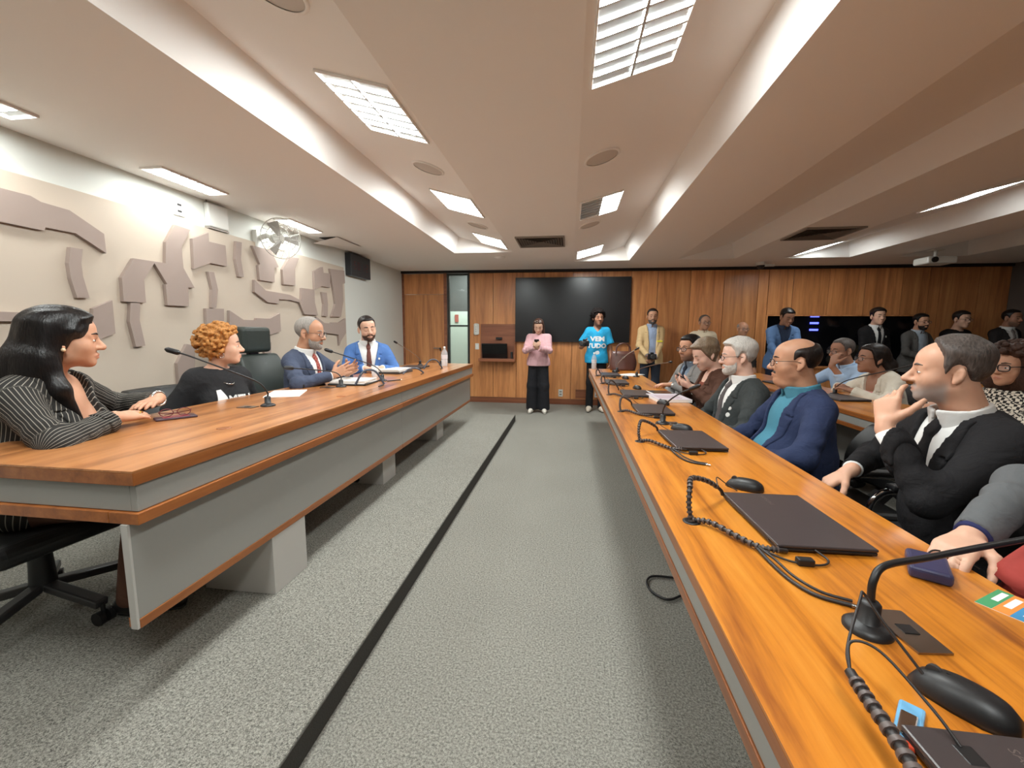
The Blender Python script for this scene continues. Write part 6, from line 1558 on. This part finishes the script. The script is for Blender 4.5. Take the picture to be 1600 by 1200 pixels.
def p_check():
    return person('woman with voluminous curly brown hair and black glasses in checked jacket', (2.86, 3.10, 0), PI/2+.25, seat=.38, s=.95, lean=.10, head=(.0, .0, 0), female=True, bust=.95, h=.007, hc=.009,
        arms={'L': dict(world=(2.46, 2.94, .83), wpole=(.4, -.8, -.4), wd=(-.6, .6, 0), wn=(0, 0, -1)), 'R': dict(world=(2.46, 3.2, .83), wpole=(.4, .8, -.4), wd=(-.6, -.6, 0), wn=(0, 0, -1))},
        skin=SK['tan'], hair=dict(style='c', hl='woman', top=.03, side=.03, blobs=520, blob_r=.017, vol=(.075, .07, .055), seed=8, extra=[ell((.0, -.05, -.08), (.13, .085, .10), k=.03), ell((.1, -.01, -.06), (.05, .05, .10), k=.03), ell((-.1, -.01, -.06), (.05, .05, .10), k=.03)], blob_reg=lambda c: c[1] < .02 and c[2] > -.16), hairm=HM['curl'], brow=HM['dark'], glasses=(rim_b, .028, .02, .0035), eyes='near',
        outfit=dict(kind='blouse', shirt=cloth_mat('houndstooth', srgb(44, 40, 38), check=(62, srgb(222, 212, 196))), sleeve=1, loose=.026, neck=.016, trousers=dark_tr, shoes=black_shoe))
def p_behind():
    return person('dark haired person half hidden behind the curly haired woman', (4.84, 5.30, 0), PI/2+.3, seat=.39, s=.97, lean=.05, head=(.1, .1, 0), h=.009, hc=.012, skin=SK['fair'], hair=dict(style='s', hl='short', top=.018, side=.010), hairm=HM['black'], brow=HM['black'], glasses=(rim_m, .026, .018),
        arms={'L': LAP(-1), 'R': LAP(1)}, outfit=dict(kind='suit', jacket=CL('dark_top', (40, 38, 40)), shirt=white_shirt, trousers=dark_tr, shoes=black_shoe))
# ================================================================== things held in hands
RES = {}
for f in (p_pin, p_curly, p_speaker, p_blue, p_chin, p_bald, p_white, p_brown, p_grey, p_edge, p_phonegirl, p_tee, p_tan, p_polo, p_old, p_bend, p_blacktie, p_gblazer, p_blackt, p_last, p_cream, p_mouth, p_check, p_behind):
    RES[f.__name__] = f()
def held(fn, sd, off=.07, noff=.03):
    """world point in the palm of a hand"""
    T_, J, tp, toP, Rt, Rh = RES[fn]; sh, el, w_, hd, hn = J[sd]
    hn = nrm(np.array(hn, float)-hd*np.dot(hn, hd)); p = w_+hd*off+hn*noff
    c_, s_ = math.cos(T_.rotation_euler.z), math.sin(T_.rotation_euler.z); L = T_.location
    return Vector((c_*p[0]-s_*p[1]+L.x, s_*p[0]+c_*p[1]+L.y, p[2]+L.z))
def mid(fn): return (held(fn, 'L')+held(fn, 'R'))/2
def phone(label, p, rot):
    o = thing('mobile_phone', label, 'phone', p, 0); o.rotation_euler = rot
    MB().box((-.037, -.078, -.004), (.037, .078, .004)).build('case', M['black'], o, bevel=.003)
    MB().box((-.034, -.074, .0041), (.034, .074, .0046)).build('display', M['blackgloss'], o)
phone('dark phone held up by the young woman in pink', mid('p_phonegirl')+Vector((0, 0, .02)), (.9, 0, PI))
phone('black phone held by the woman in brown', mid('p_brown')+Vector((0, 0, .02)), (.5, 0, PI/2))
def camera_thing(label, p, rz):
    o = thing('photo_camera', label, 'camera', p, rz)
    MB().box((-.065, -.03, -.045), (.065, .03, .04)).box((-.025, -.025, .04), (.025, .025, .065)).build('body', M['black'], o, bevel=.006)
    MB().lathe([(.034, 0), (.036, .06), (.038, .09), (.03, .092), (0, .088)], 20, M=Matrix.Rotation(-PI/2, 4, 'X')@Matrix.Translation((0, 0, .03))).build('lens', M['darkgrey'], o)
camera_thing('black camera held by the man in the tan blazer', held('p_tan', 'R', .07, .03)+Vector((0, -.02, .02)), PI)
camera_thing('dark camera in the raised hand of the young man in turquoise', held('p_tee', 'R', .09, .02)+Vector((-.02, -.02, .0)), PI-.5)
o = thing('paper_sheets', 'white papers held by the bending man in blue', 'papers', mid('p_bend')+Vector((-.05, -.10, -.02)), .4)
o.rotation_euler = (.25, .2, .4)
for i in range(3): MB().box((-.105, -.15, i*.003), (.105, .15, i*.003+.002)).build('sheet', M['paper'], o)
g_ = RES['p_phonegirl']
for q in (-1, 1): MB().tube([g_[3]((q*.034+.026*math.cos(a), .075-.01*abs(math.cos(a)), .115+.014*math.sin(a))) for a in np.linspace(0, 2*PI, 15)], .004, 6, False).build('sunglasses_rim', M['chrome'], g_[0])
o = thing('red_bag', 'dark red soft bag in the lap at the right edge', 'bag', (1.03, 1.00, .66), .3)
b_ = MB(); n = 18; vs = []; fs = []
for i in range(11):
    f = i/10; z = .19*f; e = math.sin(min(1, .25+f*1.1)*PI)**.5 if f < .6 else (1-(f-.6)*1.6)
    for k in range(n):
        a = 2*PI*k/n; wv = 1+.06*math.sin(4*a+5*f)+.04*math.sin(7*a-3*f)
        vs.append((.095*e*wv*math.copysign(abs(math.cos(a))**.7, math.cos(a)), .065*e*wv*math.copysign(abs(math.sin(a))**.7, math.sin(a)), z+.012*math.sin(3*a)*f))
for i in range(10):
    for k in range(n): fs.append((i*n+k, i*n+(k+1) % n, (i+1)*n+(k+1) % n, (i+1)*n+k))
fs += [tuple(range(n))[::-1], tuple(range(10*n, 11*n))]
b_.add(vs, fs, True).build('pouch', plain('red_cloth', srgb(158, 54, 46), .8, bump=.4, bscale=30), o)
MB().tube(spline([(-.03, 0, .18), (-.025, 0, .22), (.025, 0, .22), (.03, 0, .18)], 6), .006, 8).build('handle', plain('red_strap', srgb(130, 44, 40), .8), o)
